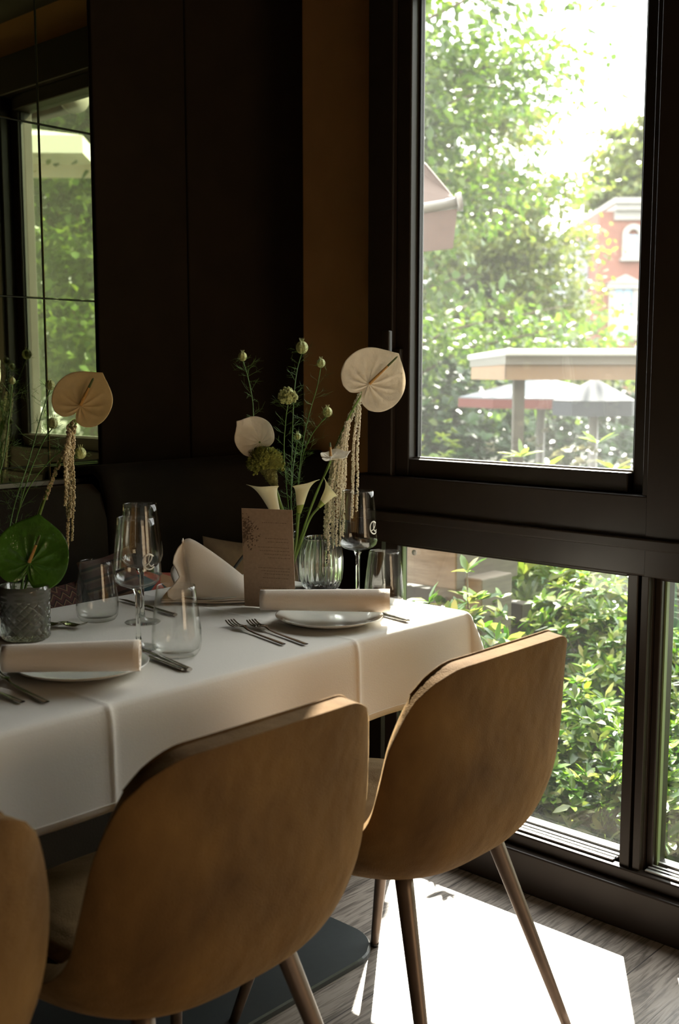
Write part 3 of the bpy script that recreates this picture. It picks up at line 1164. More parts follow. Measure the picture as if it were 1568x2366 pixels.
tumbler('stemless water tumbler at the right by the sunlit corner of the table', (1.725, 1.462, .7515))
tumbler('large stemless water tumbler at the left between napkin roll and forks', (1.180, 1.468, .7515), 1.03)
tumbler('stemless water tumbler on the far side at the table edge, left of the wine glasses', (1.250, 1.800, .7515), 1.0)


# ---- cutlery (all lie on the cloth)
def make_fork(label):
    t = thing('fork', label, 'fork')
    n = MB()
    LN = .195
    # handle: rectangular slim bar widening to its end
    hs = [(0, .0048, .0018), (.03, .0046, .002), (.10, .0032, .0022), (.125, .0028, .0035), (.138, .0040, .0075), (.146, .0085, .0080), (.156, .0120, .0055), (.163, .0125, .0045)]

    def hf(u, v):
        k = v * (len(hs) - 1)
        xx = interp(k, range(len(hs)), [h[0] for h in hs])
        w = interp(k, range(len(hs)), [h[1] for h in hs])
        z = interp(k, range(len(hs)), [h[2] for h in hs])
        a_ = 2 * PI * u
        return (w * math.cos(a_), xx, z + .0011 * math.sin(a_) + .0004)
    n.grid(hf, 12, 40, True)
    obj('handle', n, M['steel'], t)
    ti = MB()
    for k in range(4):
        x_ = -.0093 + k * .0062
        pts = [(x_, .160, .0052), (x_, .172, .0044), (x_, .184, .0062), (x_ * .95, .197, .0115)]
        ti.tube(smooth_path(pts, 4), [.0017] * 12 + [.0009], 6)
    obj('tines', ti, M['steel'], t)
    return t


def make_knife(label):
    t = thing('knife', label, 'knife')
    hs = [(0, .0052), (.004, .0060), (.04, .0052), (.09, .0040), (.11, .0036)]

    def hf(u, v):
        k = v * (len(hs) - 1)
        y_ = interp(k, range(len(hs)), [h[0] for h in hs])
        w = interp(k, range(len(hs)), [h[1] for h in hs])
        a_ = 2 * PI * u
        return (w * math.cos(a_), y_, .0032 + .0030 * math.sin(a_))
    h = MB().grid(hf, 14, 30, True)
    h.add([hf(i / 14, 0) for i in range(14)], [tuple(range(14))])
    obj('handle', h, M['steel'], t)
    bl = MB()
    bs = [(.108, .003, .0022), (.118, .008, .0009), (.16, .010, .0008), (.20, .0095, .0008), (.215, .004, .0006)]
    for y_, w, th in bs:
        pass
    vs = []
    for y_, w, th in bs:
        vs += [(-.004, y_, .0032 - th), (-.004 + w, y_, .0032), (-.004, y_, .0032 + th)]
    fs = []
    for k in range(len(bs) - 1):
        for i in range(3):
            a_, b_ = 3 * k + i, 3 * k + (i + 1) % 3
            fs.append((a_, b_, b_ + 3, a_ + 3))
    bl.add(vs, fs)
    obj('blade', bl, M['steel'], t)
    return t


def lay(t, p_end, p_tip):
    """handle end and tip given on the cloth"""
    a_, b_ = Vector(p_end), Vector(p_tip)
    d = b_ - a_
    t.location = (a_.x, a_.y, .7512)
    t.rotation_euler = (0, 0, math.atan2(d.y, d.x) - PI / 2)
    return t


fk = make_fork('fork nearest the plate, outer of the pair left of the right plate')
fk['label'] = 'steel fork with shaded handle, left one of the two by the right plate'
lay(fk, zpt(655, 1490, .752), zpt(487, 1428, .752))
f2 = lay(copy_tree(fk, label='steel fork of the pair by the right plate, the one closer to the plate'), zpt(707, 1490, .752), zpt(532, 1427, .752))
f3 = lay(copy_tree(fk, label='steel fork at the lower left, upper one of the two handles below the left plate'), zpt(108, 1624, .752), zpt(-60, 1540, .752))
f4 = lay(copy_tree(fk, label='steel fork at the lower left, its handle end nearest the front edge and view edge'), zpt(52, 1624, .752), zpt(-110, 1560, .752))
f5 = lay(copy_tree(fk, label='steel fork with tines up right of the crystal vase, nearer the vase'), zpt(-20, 1425, .752), zpt(148, 1452, .752))
f6 = lay(copy_tree(fk, label='steel fork with tines up, its head farther right from the crystal vase'), zpt(20, 1428, .752), zpt(191, 1452, .752))
kn = make_knife('steel knife handle sticking out under the right napkin roll in the sun')
lay(kn, zpt(942, 1437, .752), zpt(700, 1370, .752))
k2 = lay(copy_tree(kn, label='steel knife beside the left plate, its handle end free on the cloth'), zpt(438, 1550, .752), zpt(210, 1450, .752))
k3 = lay(copy_tree(kn, label='steel knife beside the left plate, tucked closest to the napkin and tumbler'), zpt(425, 1549, .752), zpt(185, 1462, .752))
k4 = lay(copy_tree(kn, label='steel knife on the far side behind the wine glass stems'), zpt(405, 1423, .752), zpt(262, 1381, .752))


# ---- menu card
t = thing('menu_card', 'tall brown menu card standing on the table before the flowers', 'menu', (1.59, 1.66, .7515))
bl_, br_ = zpt(565, 1400, .752), zpt(686, 1408, .752)
ex = (br_ - bl_)
ex.z = 0
ex.normalize()
wM, hM = .113, .205
nrm = ex.cross(UPZ).normalized()            # towards the camera
if nrm.dot(CAM - bl_) < 0:
    nrm = -nrm
tilt = Vector((0, 0, 1)) * math.cos(.10) - nrm * math.sin(.10) - ex * .065


def mc(u, v, off=0.):
    return bl_ + ex * (wM * u) + tilt * (hM * v) + nrm * off


cd = MB()
vs = [mc(0, 0), mc(1, 0), mc(1, 1), mc(0, 1), mc(0, 0, -.0012), mc(1, 0, -.0012), mc(1, 1, -.0012), mc(0, 1, -.0012)]
cd.add(vs, [(0, 1, 2, 3), (7, 6, 5, 4), (0, 4, 5, 1), (1, 5, 6, 2), (2, 6, 7, 3), (3, 7, 4, 0)])
obj('card', cd, M['menu'], t, world=True, smooth=False)
ink = MB()
rr = random.Random(3)


def dash(u0, u1, v, h=.0032):
    ink.add([mc(u0, v, .0003), mc(u1, v, .0003), mc(u1, v + h, .0003), mc(u0, v + h, .0003)], [(0, 1, 2, 3)])


rows = [(.86, .40, .9, 1), (.70, .45, .92, 2), (.665, .5, .92, 1), (.61, .30, .93, 3), (.575, .34, .93, 2), (.54, .42, .93, 3), (.505, .50, .93, 2), (.40, .3, .93, 3),
        (.37, .36, .93, 2), (.34, .42, .93, 2), (.30, .38, .9, 2), (.20, .30, .9, 2), (.165, .36, .9, 2), (.12, .45, .7, 1)]
pars = []
for n_, (v, u0, u1, k) in enumerate(rows):
    if n_ in (2, 7):
        pars.append(ink)
        ink = MB()
    u = u0
    while u < u1 - .02:
        w = rr.uniform(.012, .05)
        dash(u, min(u + w, u1), v, .0045)
        u += w + .012
for pi_ in pars + [ink]:
    obj('printed_paragraph', pi_, M['ink'], t, world=True, smooth=False)
fl = MB()
for k in range(170):
    u = abs(rr.gauss(0, .13)) + .02
    v = .80 + rr.gauss(0, .075) - u * .25
    if u > .42 or v > .985:
        continue
    s_ = rr.uniform(.0006, .0017)
    q = rr.uniform(0, PI)
    c = mc(u, v, .0003)
    d1 = ex * math.cos(q) + UPZ * math.sin(q)
    d2 = ex * -math.sin(q) + UPZ * math.cos(q)
    fl.add([c - d1 * s_ * 2, c - d2 * s_, c + d1 * s_ * 2, c + d2 * s_], [(0, 1, 2, 3)])
for k in range(7):
    p0 = mc(.01, .62 + k * .02, .0003)
    p1 = mc(.10 + .05 * (k % 4), .78 + .03 * (k % 5), .0003)
    d = (p1 - p0)
    sd_ = d.cross(nrm).normalized() * .0004
    fl.add([p0 - sd_, p0 + sd_, p1 + sd_, p1 - sd_], [(0, 1, 2, 3)])
obj('printed_flower', fl, M['ink'], t, world=True, smooth=False)

# ---- vases
def ribbed(n, amt):
    return lambda r, z, th: r * (1 + amt * math.cos(n * th))


t = thing('ribbed_vase', 'clear ribbed glass vase in front of the window, behind the napkin roll', 'vase', (1.79, 1.705, .7515))
out = [(0, 0), (.034, 0), (.041, .006), (.0465, .022), (.0490, .045), (.0490, .070), (.0465, .092), (.0415, .108), (.0385, .114), (.0385, .118)]
inn = [(.0355, .118), (.0355, .113), (.0385, .107), (.0435, .091), (.046, .070), (.046, .045), (.0435, .023), (.036, .010), (0, .009)]
obj('glass_wall', MB().lathe(out, 192, rib=ribbed(24, .028)).lathe([out[-1]] + inn, 96), M['gbase'], t)
t = thing('slender_vase', 'small clear tapering glass vase hidden behind the menu card', 'vase', (1.722, 1.748, .7515))
out = [(0, 0), (.036, 0), (.040, .004), (.041, .014), (.036, .045), (.027, .085), (.021, .115), (.0205, .128), (.022, .136)]
inn = [(.0205, .136), (.019, .128), (.0195, .115), (.0255, .085), (.034, .045), (.038, .015), (.035, .009), (0, .009)]
obj('glass_wall', MB().lathe(out + inn, 64), M['glass'], t)
VL = Vector((1.075, 1.775, .7515))
t = thing('crystal_vase', 'cut crystal glass vase at the left edge holding the green anthurium', 'vase', VL)


def cut(r, z, th):
    if r < .03:
        return r
    if z < .072:
        a_ = (th * 16 / (2 * PI) + z / .0155) % 1.0
        b_ = (th * 16 / (2 * PI) - z / .0155) % 1.0
        g_ = min(abs(a_ - .5), abs(b_ - .5))
        return r * (1 - .055 * max(0, 1 - g_ * 5))
    return r * (1 - .03 * (.5 + .5 * math.cos(z / .0016)) * (.5 + .5 * math.cos(8 * th)))


zz = [i * .0012 for i in range(84)]
prof = [(0, 0)] + [(interp(z, [0, .004, .07, .08, .092, .1], [.040, .044, .045, .046, .047, .044]), z) for z in zz]
obj('glass_wall', MB().lathe(prof, 256, rib=cut).lathe([prof[-1], (.041, .099), (.041, .012), (0, .010)], 64), M['crystal'], t)


# ================================================================== FLOWERS
def heart_r(th):
    d = abs(math.degrees(th))
    return interp(d, [0, 8, 20, 45, 70, 90, 115, 140, 158, 170, 180], [1.02, .95, .90, .86, .80, .76, .70, .62, .50, .34, .22])


def spathe(c, tipdir, normal, size, wide=1.0, cup=.1, tipcurl=.1, wave=.02, vein=.011, lob=(1, 1), nr=26, nt=120, fold=0.):
    tipdir = tipdir.normalized()
    side = tipdir.cross(normal).normalized()
    nrm_ = side.cross(tipdir).normalized()
    if nrm_.dot(normal) < 0:
        nrm_ = -nrm_
    def fn(u, v):
        th = (u - .5) * 2 * PI
        R = heart_r(th) * (lob[0] if th < 0 else lob[1]) ** (abs(th) / PI)
        r = R * v
        x_ = r * math.sin(th) * wide
        y_ = r * math.cos(th)
        z_ = cup * r * r + wave * v * v * math.sin(5 * th + 1) - tipcurl * max(0, y_ - .6) ** 2
        ven = vein * (1 - 2 * abs(math.sin(th * 5.5 + 1.1 * v * math.copysign(1, th))) ** .6) * math.sin(min(1, v * 1.15) * PI)
        z_ += ven * 2 + fold * abs(x_)
        return c + side * (x_ * size) + tipdir * (y_ * size) + nrm_ * (z_ * size)
    return MB().grid(fn, nt + 1, nr)


def spadix_mb(p0, p1, r=.0035, bend=None):
    a_, b_ = Vector(p0), Vector(p1)
    mid = (a_ + b_) / 2 + (bend or Vector((0, 0, 0)))
    pts = smooth_path([a_, mid, b_], 10)
    n = len(pts)
    cut_ = int(n * .62)
    rad = [r * (1 - .45 * (i / n)) for i in range(n)]
    rad[-1] = r * .25
    m1 = MB().tube(pts[:cut_ + 1], rad[:cut_ + 1], 10)
    m2 = MB().tube(pts[cut_:], rad[cut_:], 10)
    return m1, m2


def stem_mb(pix, r=.0022, n=8):
    """pix: (x, y, d) list"""
    pts = smooth_path([at(*p) if len(p) == 3 and p[0] > 5 or p[1] > 5 else Vector(p) for p in pix], n)
    return MB().tube(pts, r, 8), pts


BASEV = Vector((1.722, 1.748, .765))      # inside the slender vase
toC = -FW


def anthurium(label, cpx, tip_px, d, size_px, normal, stem, mat_, wide=1., cup=.12, spad=None, mat_tip=None, lob=(1, 1), base=None, **kw):
    c = at(*cpx, d)
    td = at(*tip_px, d) - c
    root = thing('anthurium', label, 'flower', base if base is not None else BASEV)
    size = size_px / FPX * d
    n_ = normal.normalized()
    td = (td - n_ * td.dot(n_)).normalized()
    obj('spathe', spathe(c, td, n_, size, wide, cup, lob=lob, **kw), mat_, root, world=True, solid=.0006)
    if spad:
        m1, m2 = spadix_mb(c + n_ * .004, at(spad[0], spad[1], d) + n_ * (.014 if len(spad) < 3 else spad[2]))
        sp = obj('spadix', m1, M['spadix'], root, world=True)
        q = obj('spadix_tip', m2, M['spadix_tip'], sp, world=False)
        q.data.transform(Matrix.Translation(-root.location))
    pts = smooth_path([c - n_ * .002] + [at(*p) for p in stem] + [base if base is not None else BASEV], 8)
    obj('stem', MB().tube(pts, .0022, 8), M['stem'], root, world=True)
    return root


# right bouquet
anthurium('large white anthurium leaning to the window, highest bloom with a sunlit rim', (852, 888), (925, 812), 2.42, 98, toC + RT * .15 + UPZ * .1,
          [(835, 912, 2.44), (800, 975, 2.47), (758, 1075, 2.48), (712, 1190, 2.47), (690, 1255, 2.46)], M['cream'], wide=1.02, cup=.10, spad=(916, 826, .010), wave=.02)
anthurium('small white anthurium folded upward at the left above the green celosia', (600, 1022), (560, 985), 2.45, 62, RT * .35 - UP * .20 - toC * .9,
          [(607, 1032, 2.46), (625, 1090, 2.46), (650, 1180, 2.46), (672, 1260, 2.46)], M['cream'], wide=1.0, cup=-.55, lob=(1.1, .9), wave=.03)
anthurium('small white anthurium seen from the side in the middle of the bouquet', (764, 1058), (808, 1043), 2.42, 46, UP * .95 + toC * .35 - RT * .05,
          [(758, 1080, 2.43), (730, 1140, 2.44), (705, 1210, 2.45), (690, 1262, 2.46)], M['cream'], wide=1.1, cup=.25, spad=(762, 1022, .0), wave=.05)


def calla(label, base_px, mouth_px, lip_px, d, r_px, stem, base=None, open_dir=None):
    a_, b_ = at(*base_px, d), at(*mouth_px, d)
    ax = (b_ - a_)
    H = ax.length
    ax.normalize()
    lip = (at(*lip_px, d) - b_)
    lip = (lip - ax * lip.dot(ax))
    e1 = lip.normalized()
    e2 = ax.cross(e1).normalized()
    R = r_px / FPX * d
    LL = (at(*lip_px, d) - b_).length / R
    root = thing('calla_lily', label, 'flower', base if base is not None else BASEV)

    def fn(u, v, lo=0., hi=1.):
        th = (u - .5) * 2 * PI * 1.08
        v = lo + (hi - lo) * v
        tipk = max(0, math.cos(th)) ** 3
        hh = H * (1.0 + .10 * math.cos(th))
        r = R * (.14 + .56 * v ** .9 + .24 * v ** 6) + R * LL * .42 * tipk * v ** 7
        z_ = hh * v - H * .10 * v ** 8 + H * .12 * tipk * v ** 5
        sp = .02 * R * u
        return a_ + ax * z_ + (e1 * math.cos(th) + e2 * math.sin(th)) * (r + sp)
    fl_ = obj('spathe', MB().grid(lambda u, v: fn(u, v, .26, 1), 56, 24), M['calla'], root, world=True, solid=.0008)
    obj('throat', MB().grid(lambda u, v: fn(u, v, 0, .27), 40, 8), M['calla_g'], root, world=True, solid=.0008)
    m1, m2 = spadix_mb(a_ + ax * H * .2, a_ + ax * H * .80, .0022)
    obj('spadix', m1.add(m2.v, m2.f), M['spadix'], root, world=True)
    pts = smooth_path([a_] + [at(*p) for p in stem] + [base if base is not None else BASEV], 8)
    obj('stem', MB().tube(pts, [.0034] * 2 + [.0028] * (len(pts) - 2), 8), M['stem'], root, world=True)
    return root


calla('calla lily at the left, opening above the menu card under the celosia', (646, 1208), (609, 1116), (588, 1108), 2.44, 31, [(652, 1225, 2.45), (668, 1262, 2.46)])
calla('calla lily in the centre, its lip curling out to the right above the stems', (691, 1186), (701, 1112), (727, 1096), 2.42, 25, [(688, 1210, 2.44), (683, 1262, 2.46)])
calla('calla lily at the right of the bouquet, facing right in front of the amaranth strands', (736, 1172), (769, 1126), (781, 1102), 2.40, 22, [(715, 1200, 2.42), (692, 1262, 2.46)])

# celosia
root = thing('celosia', 'green velvety cockscomb celosia with a crested head at the left of the bouquet', 'flower', BASEV)
hc = at(612, 1070, 2.45)
cz = MB()


def crest(u, v):
    th = 2 * PI * u
    ph = PI * (v * .64)            # dome, open below
    d = RT * math.cos(th) * math.sin(ph) * 1.05 + toC * math.sin(th) * math.sin(ph) * .8 + UPZ * math.cos(ph) * .95
    q = d * 3.0
    n1 = noise.noise(q * 2.1)
    rid = 1 - abs(math.sin(9 * (n1 + .35 * noise.noise(q * 5))))
    r = .0340 * (1 + .22 * rid + .12 * n1 + .05 * noise.noise(d * 22))
    return hc + d * r


cz.grid(crest, 140, 60, True)
obj('crest', cz, M['celosia'], root, world=True)
cn = MB()
p0, p1 = at(616, 1075, 2.45), at(636, 1128, 2.45)
pts = [p0.lerp(p1, i / 24) for i in range(25)]
cn.tube(pts, [(.022 - .0165 * (i / 24)) * (1 + .08 * math.sin(i * 2.2)) for i in range(25)], 24)
for k in range(420):
    i = rnd.random()
    c = p0.lerp(p1, i)
    th = rnd.uniform(0, 2 * PI)
    d = (RT * math.cos(th) + toC * math.sin(th))
    cn.ball(c + d * (.022 - .0165 * i), rnd.uniform(.0009, .0018), 5, 3)
obj('neck', cn, M['celosia_neck'], root, world=True)
for sgn, px_ in ((-1, (590, 1086)), (1, (648, 1080))):
    lb = MB()
    c = at(*px_, 2.44)
    for k in range(26):
        lb.ball(c + Vector((rnd.gauss(0, .004), rnd.gauss(0, .004), rnd.gauss(0, .005))), rnd.uniform(.002, .0038), 6, 4)
    obj('side_lobe', lb, M['celosia'], root, world=True)
obj('stem', MB().tube(smooth_path([p1, at(650, 1172, 2.45), at(664, 1215, 2.46), at(676, 1262, 2.46), BASEV], 8), .0036, 8), M['stem'], root, world=True)


# nigella / scabiosa seed heads with wispy bracts
def wisp_stem(label, head, d, r_px, stem, fluffy=False, base=None, wisps=14, rs=1, stem_mat=None, spread=1.0):
    R_ = random.Random(rs)
    base = base if base is not None else BASEV
    root = thing('seed_head_flower', label, 'flower', base)
    c = at(*head, d)
    r = r_px / FPX * d
    hd = MB()
    if fluffy:
        for k in range(150):
            z_ = R_.uniform(-1, 1)
            th = R_.uniform(0, 2 * PI)
            q = math.sqrt(1 - z_ * z_)
            dirv = Vector((q * math.cos(th), q * math.sin(th), z_ * .85))
            p = c + dirv * r * R_.uniform(.75, .98)
            hd.ball(p, r * R_.uniform(.11, .19), 5, 3)
        hd.ball(c, r * .75, 12, 8)
    else:
        n = 26

        def hf(u, v):
            th = 2 * PI * u
            ph = PI * v
            rr_ = r * (1 + .09 * math.cos(7 * th) * math.sin(ph))
            return c + Vector((rr_ * .95 * math.sin(ph) * math.cos(th), rr_ * .95 * math.sin(ph) * math.sin(th), -rr_ * 1.05 * math.cos(ph)))
        hd.grid(hf, 28, 14, True)
        for k in range(6):
            th = 2 * PI * k / 6
            tip = c + Vector((math.cos(th) * r * .45, math.sin(th) * r * .45, r * 1.55))
            hd.tube([c + Vector((math.cos(th) * r * .2, math.sin(th) * r * .2, r * .85)), tip], [r * .07, r * .02], 5)
    obj('head', hd, M['pod'], root, world=True)
    pts = smooth_path([c - UPZ * r * .8] + [at(*p) for p in stem] + [base], 8)
    obj('stem', MB().tube(pts, .0012, 6), M['thin_stem'], root, world=True)
    wf = MB()

    def filament(p, dirv, L, rad=.00035, sub=3):
        dirv = dirv.normalized()
        bendv = Vector((R_.gauss(0, .3), R_.gauss(0, .3), R_.gauss(0, .3)))
        q = [p, p + dirv * L * .5 + bendv * L * .08, p + (dirv + bendv * .6).normalized() * L]
        wf.tube(q, [rad, rad * .8, rad * .35], 3, caps=False)
        if sub:
            for k in range(sub):
                f = R_.uniform(.25, .9)
                pp_ = q[0].lerp(q[2], f)
                filament(pp_, dirv + Vector((R_.gauss(0, .6), R_.gauss(0, .6), R_.gauss(0, .6))), L * R_.uniform(.25, .5), rad * .7, 0)
    for k in range(12):            # bracts round the head
        th = 2 * PI * k / 12 + R_.uniform(-.2, .2)
        filament(c - UPZ * r * .7, Vector((math.cos(th), math.sin(th), R_.uniform(-.2, .8))), r * R_.uniform(1.6, 2.6) * (1 if not fluffy else .8), .00038, 2)
    m = int((len(pts) - 1) * .75)
    for k in range(wisps * 2):          # feathery leaves along the stem
        i = R_.randrange(2, max(3, m))
        th = R_.uniform(0, 2 * PI)
        filament(pts[i], Vector((math.cos(th), math.sin(th), R_.uniform(.1, 1.1))), R_.uniform(.02, .048) * spread, .00042, 4)
    obj('feathery_leaves', wf, M['thin_stem'], root, world=True)
    return root


wisp_stem('small green seed head farthest left above the small white anthurium', (560, 824), 2.52, 10, [(572, 870, 2.52), (583, 925, 2.51), (590, 990, 2.5), (630, 1120, 2.48), (668, 1240, 2.46)], rs=2)
wisp_stem('round pale seed head at the top of the bouquet against the ochre wall edge', (697, 803), 2.55, 14, [(685, 860, 2.54), (678, 930, 2.52), (674, 1050, 2.5), (672, 1180, 2.47), (676, 1255, 2.46)], rs=3)
wisp_stem('small spiky seed head right of the topmost one', (741, 839), 2.5, 10, [(732, 895, 2.5), (716, 950, 2.5), (700, 1020, 2.49), (688, 1120, 2.47), (682, 1250, 2.46)], rs=4)
wisp_stem('large fluffy cream pincushion seed head in the centre of the bouquet', (665, 915), 2.47, 23, [(660, 970, 2.47), (656, 1040, 2.47), (662, 1130, 2.46), (672, 1250, 2.46)], fluffy=True, rs=5)
wisp_stem('pale seed head at the right beside the amaranth, under the white anthurium', (756, 952), 2.47, 11, [(738, 980, 2.47), (716, 1012, 2.47), (698, 1060, 2.47), (688, 1140, 2.46), (682, 1250, 2.46)], rs=6)
wisp_stem('tiny green seed head low in the bouquet behind the feathery stems', (687, 1008), 2.52, 8, [(683, 1040, 2.52), (676, 1090, 2.5), (672, 1160, 2.48), (674, 1250, 2.46)], rs=8)


def strand(mb, pts, r0, r1, R_):
    """a beaded hanging tassel"""
    L = sum((pts[i + 1] - pts[i]).length for i in range(len(pts) - 1))
    cum = [0]
    for i in range(len(pts) - 1):
        cum.append(cum[-1] + (pts[i + 1] - pts[i]).length)
    s_ = 0.
    while s_ < L:
        f = s_ / L
        i = max(0, min(len(pts) - 2, int(np.searchsorted(cum, s_)) - 1))
        k = (s_ - cum[i]) / max(1e-6, cum[i + 1] - cum[i])
        p = pts[i].lerp(pts[i + 1], k)
        r = (r0 + (r1 - r0) * f) * 1.3
        for q in range(3):
            th = R_.uniform(0, 2 * PI)
            o_ = Vector((math.cos(th), math.sin(th), R_.uniform(-.5, .5))) * r * .55
            mb.ball(p + o_, r * R_.uniform(.45, .68), 5, 3)
        s_ += r * R_.uniform(.55, .95)


def amaranth(label, spine, strands, d, mt, base, seed=1, spine_r=.0045):
    R_ = random.Random(seed)
    root = thing('hanging_amaranth', label, 'flower', base)
    pts = smooth_path([at(*p) for p in spine] + [base], 8)
    obj('stem', MB().tube(pts, .0024, 8), M['stem'], root, world=True)
    cl_ = MB()
    k = int((len(pts) - 1) * .62)
    strand(cl_, pts[:k], spine_r, spine_r * .9, R_)
    obj('flower_spike', cl_, mt, root, world=True)
    for (x0_, y0_, x1_, y1_, rr_) in strands:
        d0 = d + R_.uniform(-.02, .02)
        a_, b_ = at(x0_, y0_, d0), at(x1_, y1_, d0)
        n = 14
        pp_ = []
        for i in range(n + 1):
            f = i / n
            w = .0012 * math.sin(f * 9 + R_.random())
            e_ = 1 - (1 - f) ** 2.2 if abs(x1_ - x0_) > 8 else f
            p = a_ + (b_ - a_) * f
            p = p + RT * ((e_ - f) * (b_ - a_).dot(RT) + w)
            pp_.append(p)
        m_ = MB()
        strand(m_, pp_, rr_, rr_ * .72, R_)
        obj('tassel', m_, mt, root, world=True)
    return root


VB = Vector((1.775, 1.700, .768))
amaranth('cream hanging amaranth cascading in beaded strands from the tall anthurium to the ribbed vase',
         [(836, 905, 2.485), (822, 935, 2.485), (800, 985, 2.485), (782, 1030, 2.48), (772, 1070, 2.48), (760, 1150, 2.49), (752, 1240, 2.50)],
         [(826, 925, 813, 1198, .0032), (830, 920, 823, 1182, .0032), (826, 935, 816, 1120, .0030), (806, 968, 792, 1240, .0033), (798, 985, 784, 1262, .0034), (792, 1000, 776, 1262, .0034),
          (786, 1015, 768, 1268, .0036), (780, 1030, 757, 1300, .0040), (772, 1045, 749, 1330, .0046), (800, 975, 788, 1180, .0036), (790, 1000, 765, 1240, .0038), (784, 1020, 753, 1240, .0042),
          (778, 1035, 760, 1200, .0040), (806, 958, 797, 1130, .0030)],
         2.475, M['amar'], VB, 4, .0056)

# left bouquet
VLb = VL + Vector((-.004, 0, .016))
anthurium('green glossy anthurium at the left edge in the crystal vase', (68, 1300), (88, 1192), 2.03, 112, toC + RT * .1 + UPZ * .12,
          [(66, 1330, 2.05), (55, 1370, 2.05), (45, 1410, 2.04)], M['green_sp'], wide=.98, cup=.06, spad=(95, 1238, .012), base=VLb, lob=(.95, 1.1), wave=.035, vein=.012)
anthurium('pale yellow anthurium high at the left in front of the mirror', (186, 938), (237, 860), 2.12, 90, toC + UPZ * .15,
          [(180, 965, 2.14), (158, 1020, 2.14), (120, 1110, 2.12), (88, 1190, 2.10), (60, 1300, 2.07), (45, 1400, 2.05)], M['yellow_cream'], wide=1.05, cup=.10, spad=(218, 876, .008), base=VLb, lob=(1.05, .85), wave=.02)
amaranth('golden hanging amaranth with long beaded strands under the pale yellow anthurium',
         [(176, 970, 2.135), (160, 985, 2.13), (158, 1010, 2.13), (150, 1040, 2.125), (128, 1090, 2.12), (95, 1180, 2.10), (62, 1300, 2.08), (46, 1400, 2.06)],
         [(160, 978, 154, 1286, .0036), (166, 985, 166, 1250, .0030), (168, 985, 170, 1180, .0036), (158, 990, 150, 1170, .0040), (163, 990, 160, 1195, .0040), (172, 985, 160, 1080, .0036), (160, 1000, 150, 1110, .0038)],
         2.115, M['amar_y'], VLb, 9, .0042)
wisp_stem('green seed head in the left bouquet before the mirror window, uppermost', (116, 890), 2.22, 11, [(95, 960, 2.2), (68, 1060, 2.17), (30, 1180, 2.12), (15, 1290, 2.08), (30, 1380, 2.05)], base=VLb, rs=11, spread=1.2)
wisp_stem('green seed head of the left bouquet beside the hanging strands, middle height', (122, 978), 2.18, 12, [(100, 1020, 2.17), (70, 1090, 2.15), (40, 1190, 2.12), (25, 1290, 2.08), (32, 1380, 2.05)], base=VLb, rs=12, spread=1.2)
wisp_stem('yellowish seed head right of the strands in the left bouquet, lowest one', (186, 1047), 2.16, 13, [(150, 1040, 2.16), (110, 1070, 2.15), (60, 1140, 2.12), (30, 1240, 2.09), (35, 1380, 2.05)], base=VLb, rs=13, wisps=6)
wisp_stem('thin feathery green stem at the far left edge of the left bouquet', (28, 880), 2.2, 8, [(22, 960, 2.2), (8, 1060, 2.17), (-20, 1180, 2.12), (5, 1300, 2.08), (30, 1380, 2.05)], base=VLb, rs=14, spread=1.4, wisps=20)


# ================================================================== CUSHIONS on the bench
def cushion(label, loc, rot, m, w=.40, h=.40, d=.11, extra=None):
    def fn(u, v):
        a_, b_ = (u - .5) * 2, (v - .5) * 2
        return a_, b_
    mb = MB()
    for sgn in (1, -1):
        def g_(u, v):
            a_, b_ = (u - .5) * 2, (v - .5) * 2
            k = ((1 - abs(a_) ** 2.5) * (1 - abs(b_) ** 2.5)) ** .45 if abs(a_) < 1 and abs(b_) < 1 else 0
            pin = 1 - .06 * (1 - abs(a_)) * abs(b_) - .06 * (1 - abs(b_)) * abs(a_)
            return (a_ * w / 2 * (1 - .05 * (1 - abs(b_) ** 2) * abs(a_)), sgn * d / 2 * k, b_ * h / 2 * (1 - .05 * (1 - abs(a_) ** 2) * abs(b_)))
        mb.grid(g_, 24, 24)
    o = obj('throw_cushion', mb, m)
    o.location = loc
    o.rotation_euler = rot
    tag(o, label, 'cushion')
    return o


c_ = cushion('dark red cushion with a zigzag weave behind the table at the left', (1.25, 2.10, .565), (math.radians(-14), 0, math.radians(4)), M['cush_red'], .42, .40)
c_ = cushion('brown striped cushion on the bench behind the far tumbler', (1.535, 2.10, .655), (math.radians(-12), math.radians(-14), math.radians(-20)), M['cush_stripe'], .13, .34)
c_ = cushion('teal and red printed cushion peeping out left of the peaked napkin', (1.66, 2.10, .585), (math.radians(-14), math.radians(8), 0), M['cush_teal'], .26, .36)
c_ = cushion('tan cushion between the peaked napkin and the menu card', (1.95, 2.10, .610), (math.radians(-14), math.radians(10), 0), M['cush_tan'], .34, .39)
hd = MB().tube(smooth_path([(-.13, -.062, .10), (-.09, -.075, .145), (-.03, -.078, .165), (.03, -.075, .145), (.07, -.062, .08)], 8), .004, 8)
obj('black_cord', hd, M['foot'], c_)


# ================================================================== OUTSIDE
def np_obj(name, verts, faces, m, parent=None):
    """verts (n,3) array, faces (k,q) array"""
    me = bpy.data.meshes.new(name)
    nv_, (nf, q) = len(verts), faces.shape
    me.vertices.add(nv_)
    me.vertices.foreach_set('co', np.asarray(verts, dtype=np.float32).ravel())
    me.loops.add(nf * q)
    me.loops.foreach_set('vertex_index', faces.astype(np.int32).ravel())
    me.polygons.add(nf)
    me.polygons.foreach_set('loop_start', np.arange(0, nf * q, q, dtype=np.int32))
    me.polygons.foreach_set('loop_total', np.full(nf, q, dtype=np.int32))
    me.update(calc_edges=True)
    me.materials.append(m)
    o = bpy.data.objects.new(name, me)
    COL.objects.link(o)
    if parent is not None:
        o.parent = parent
    return o


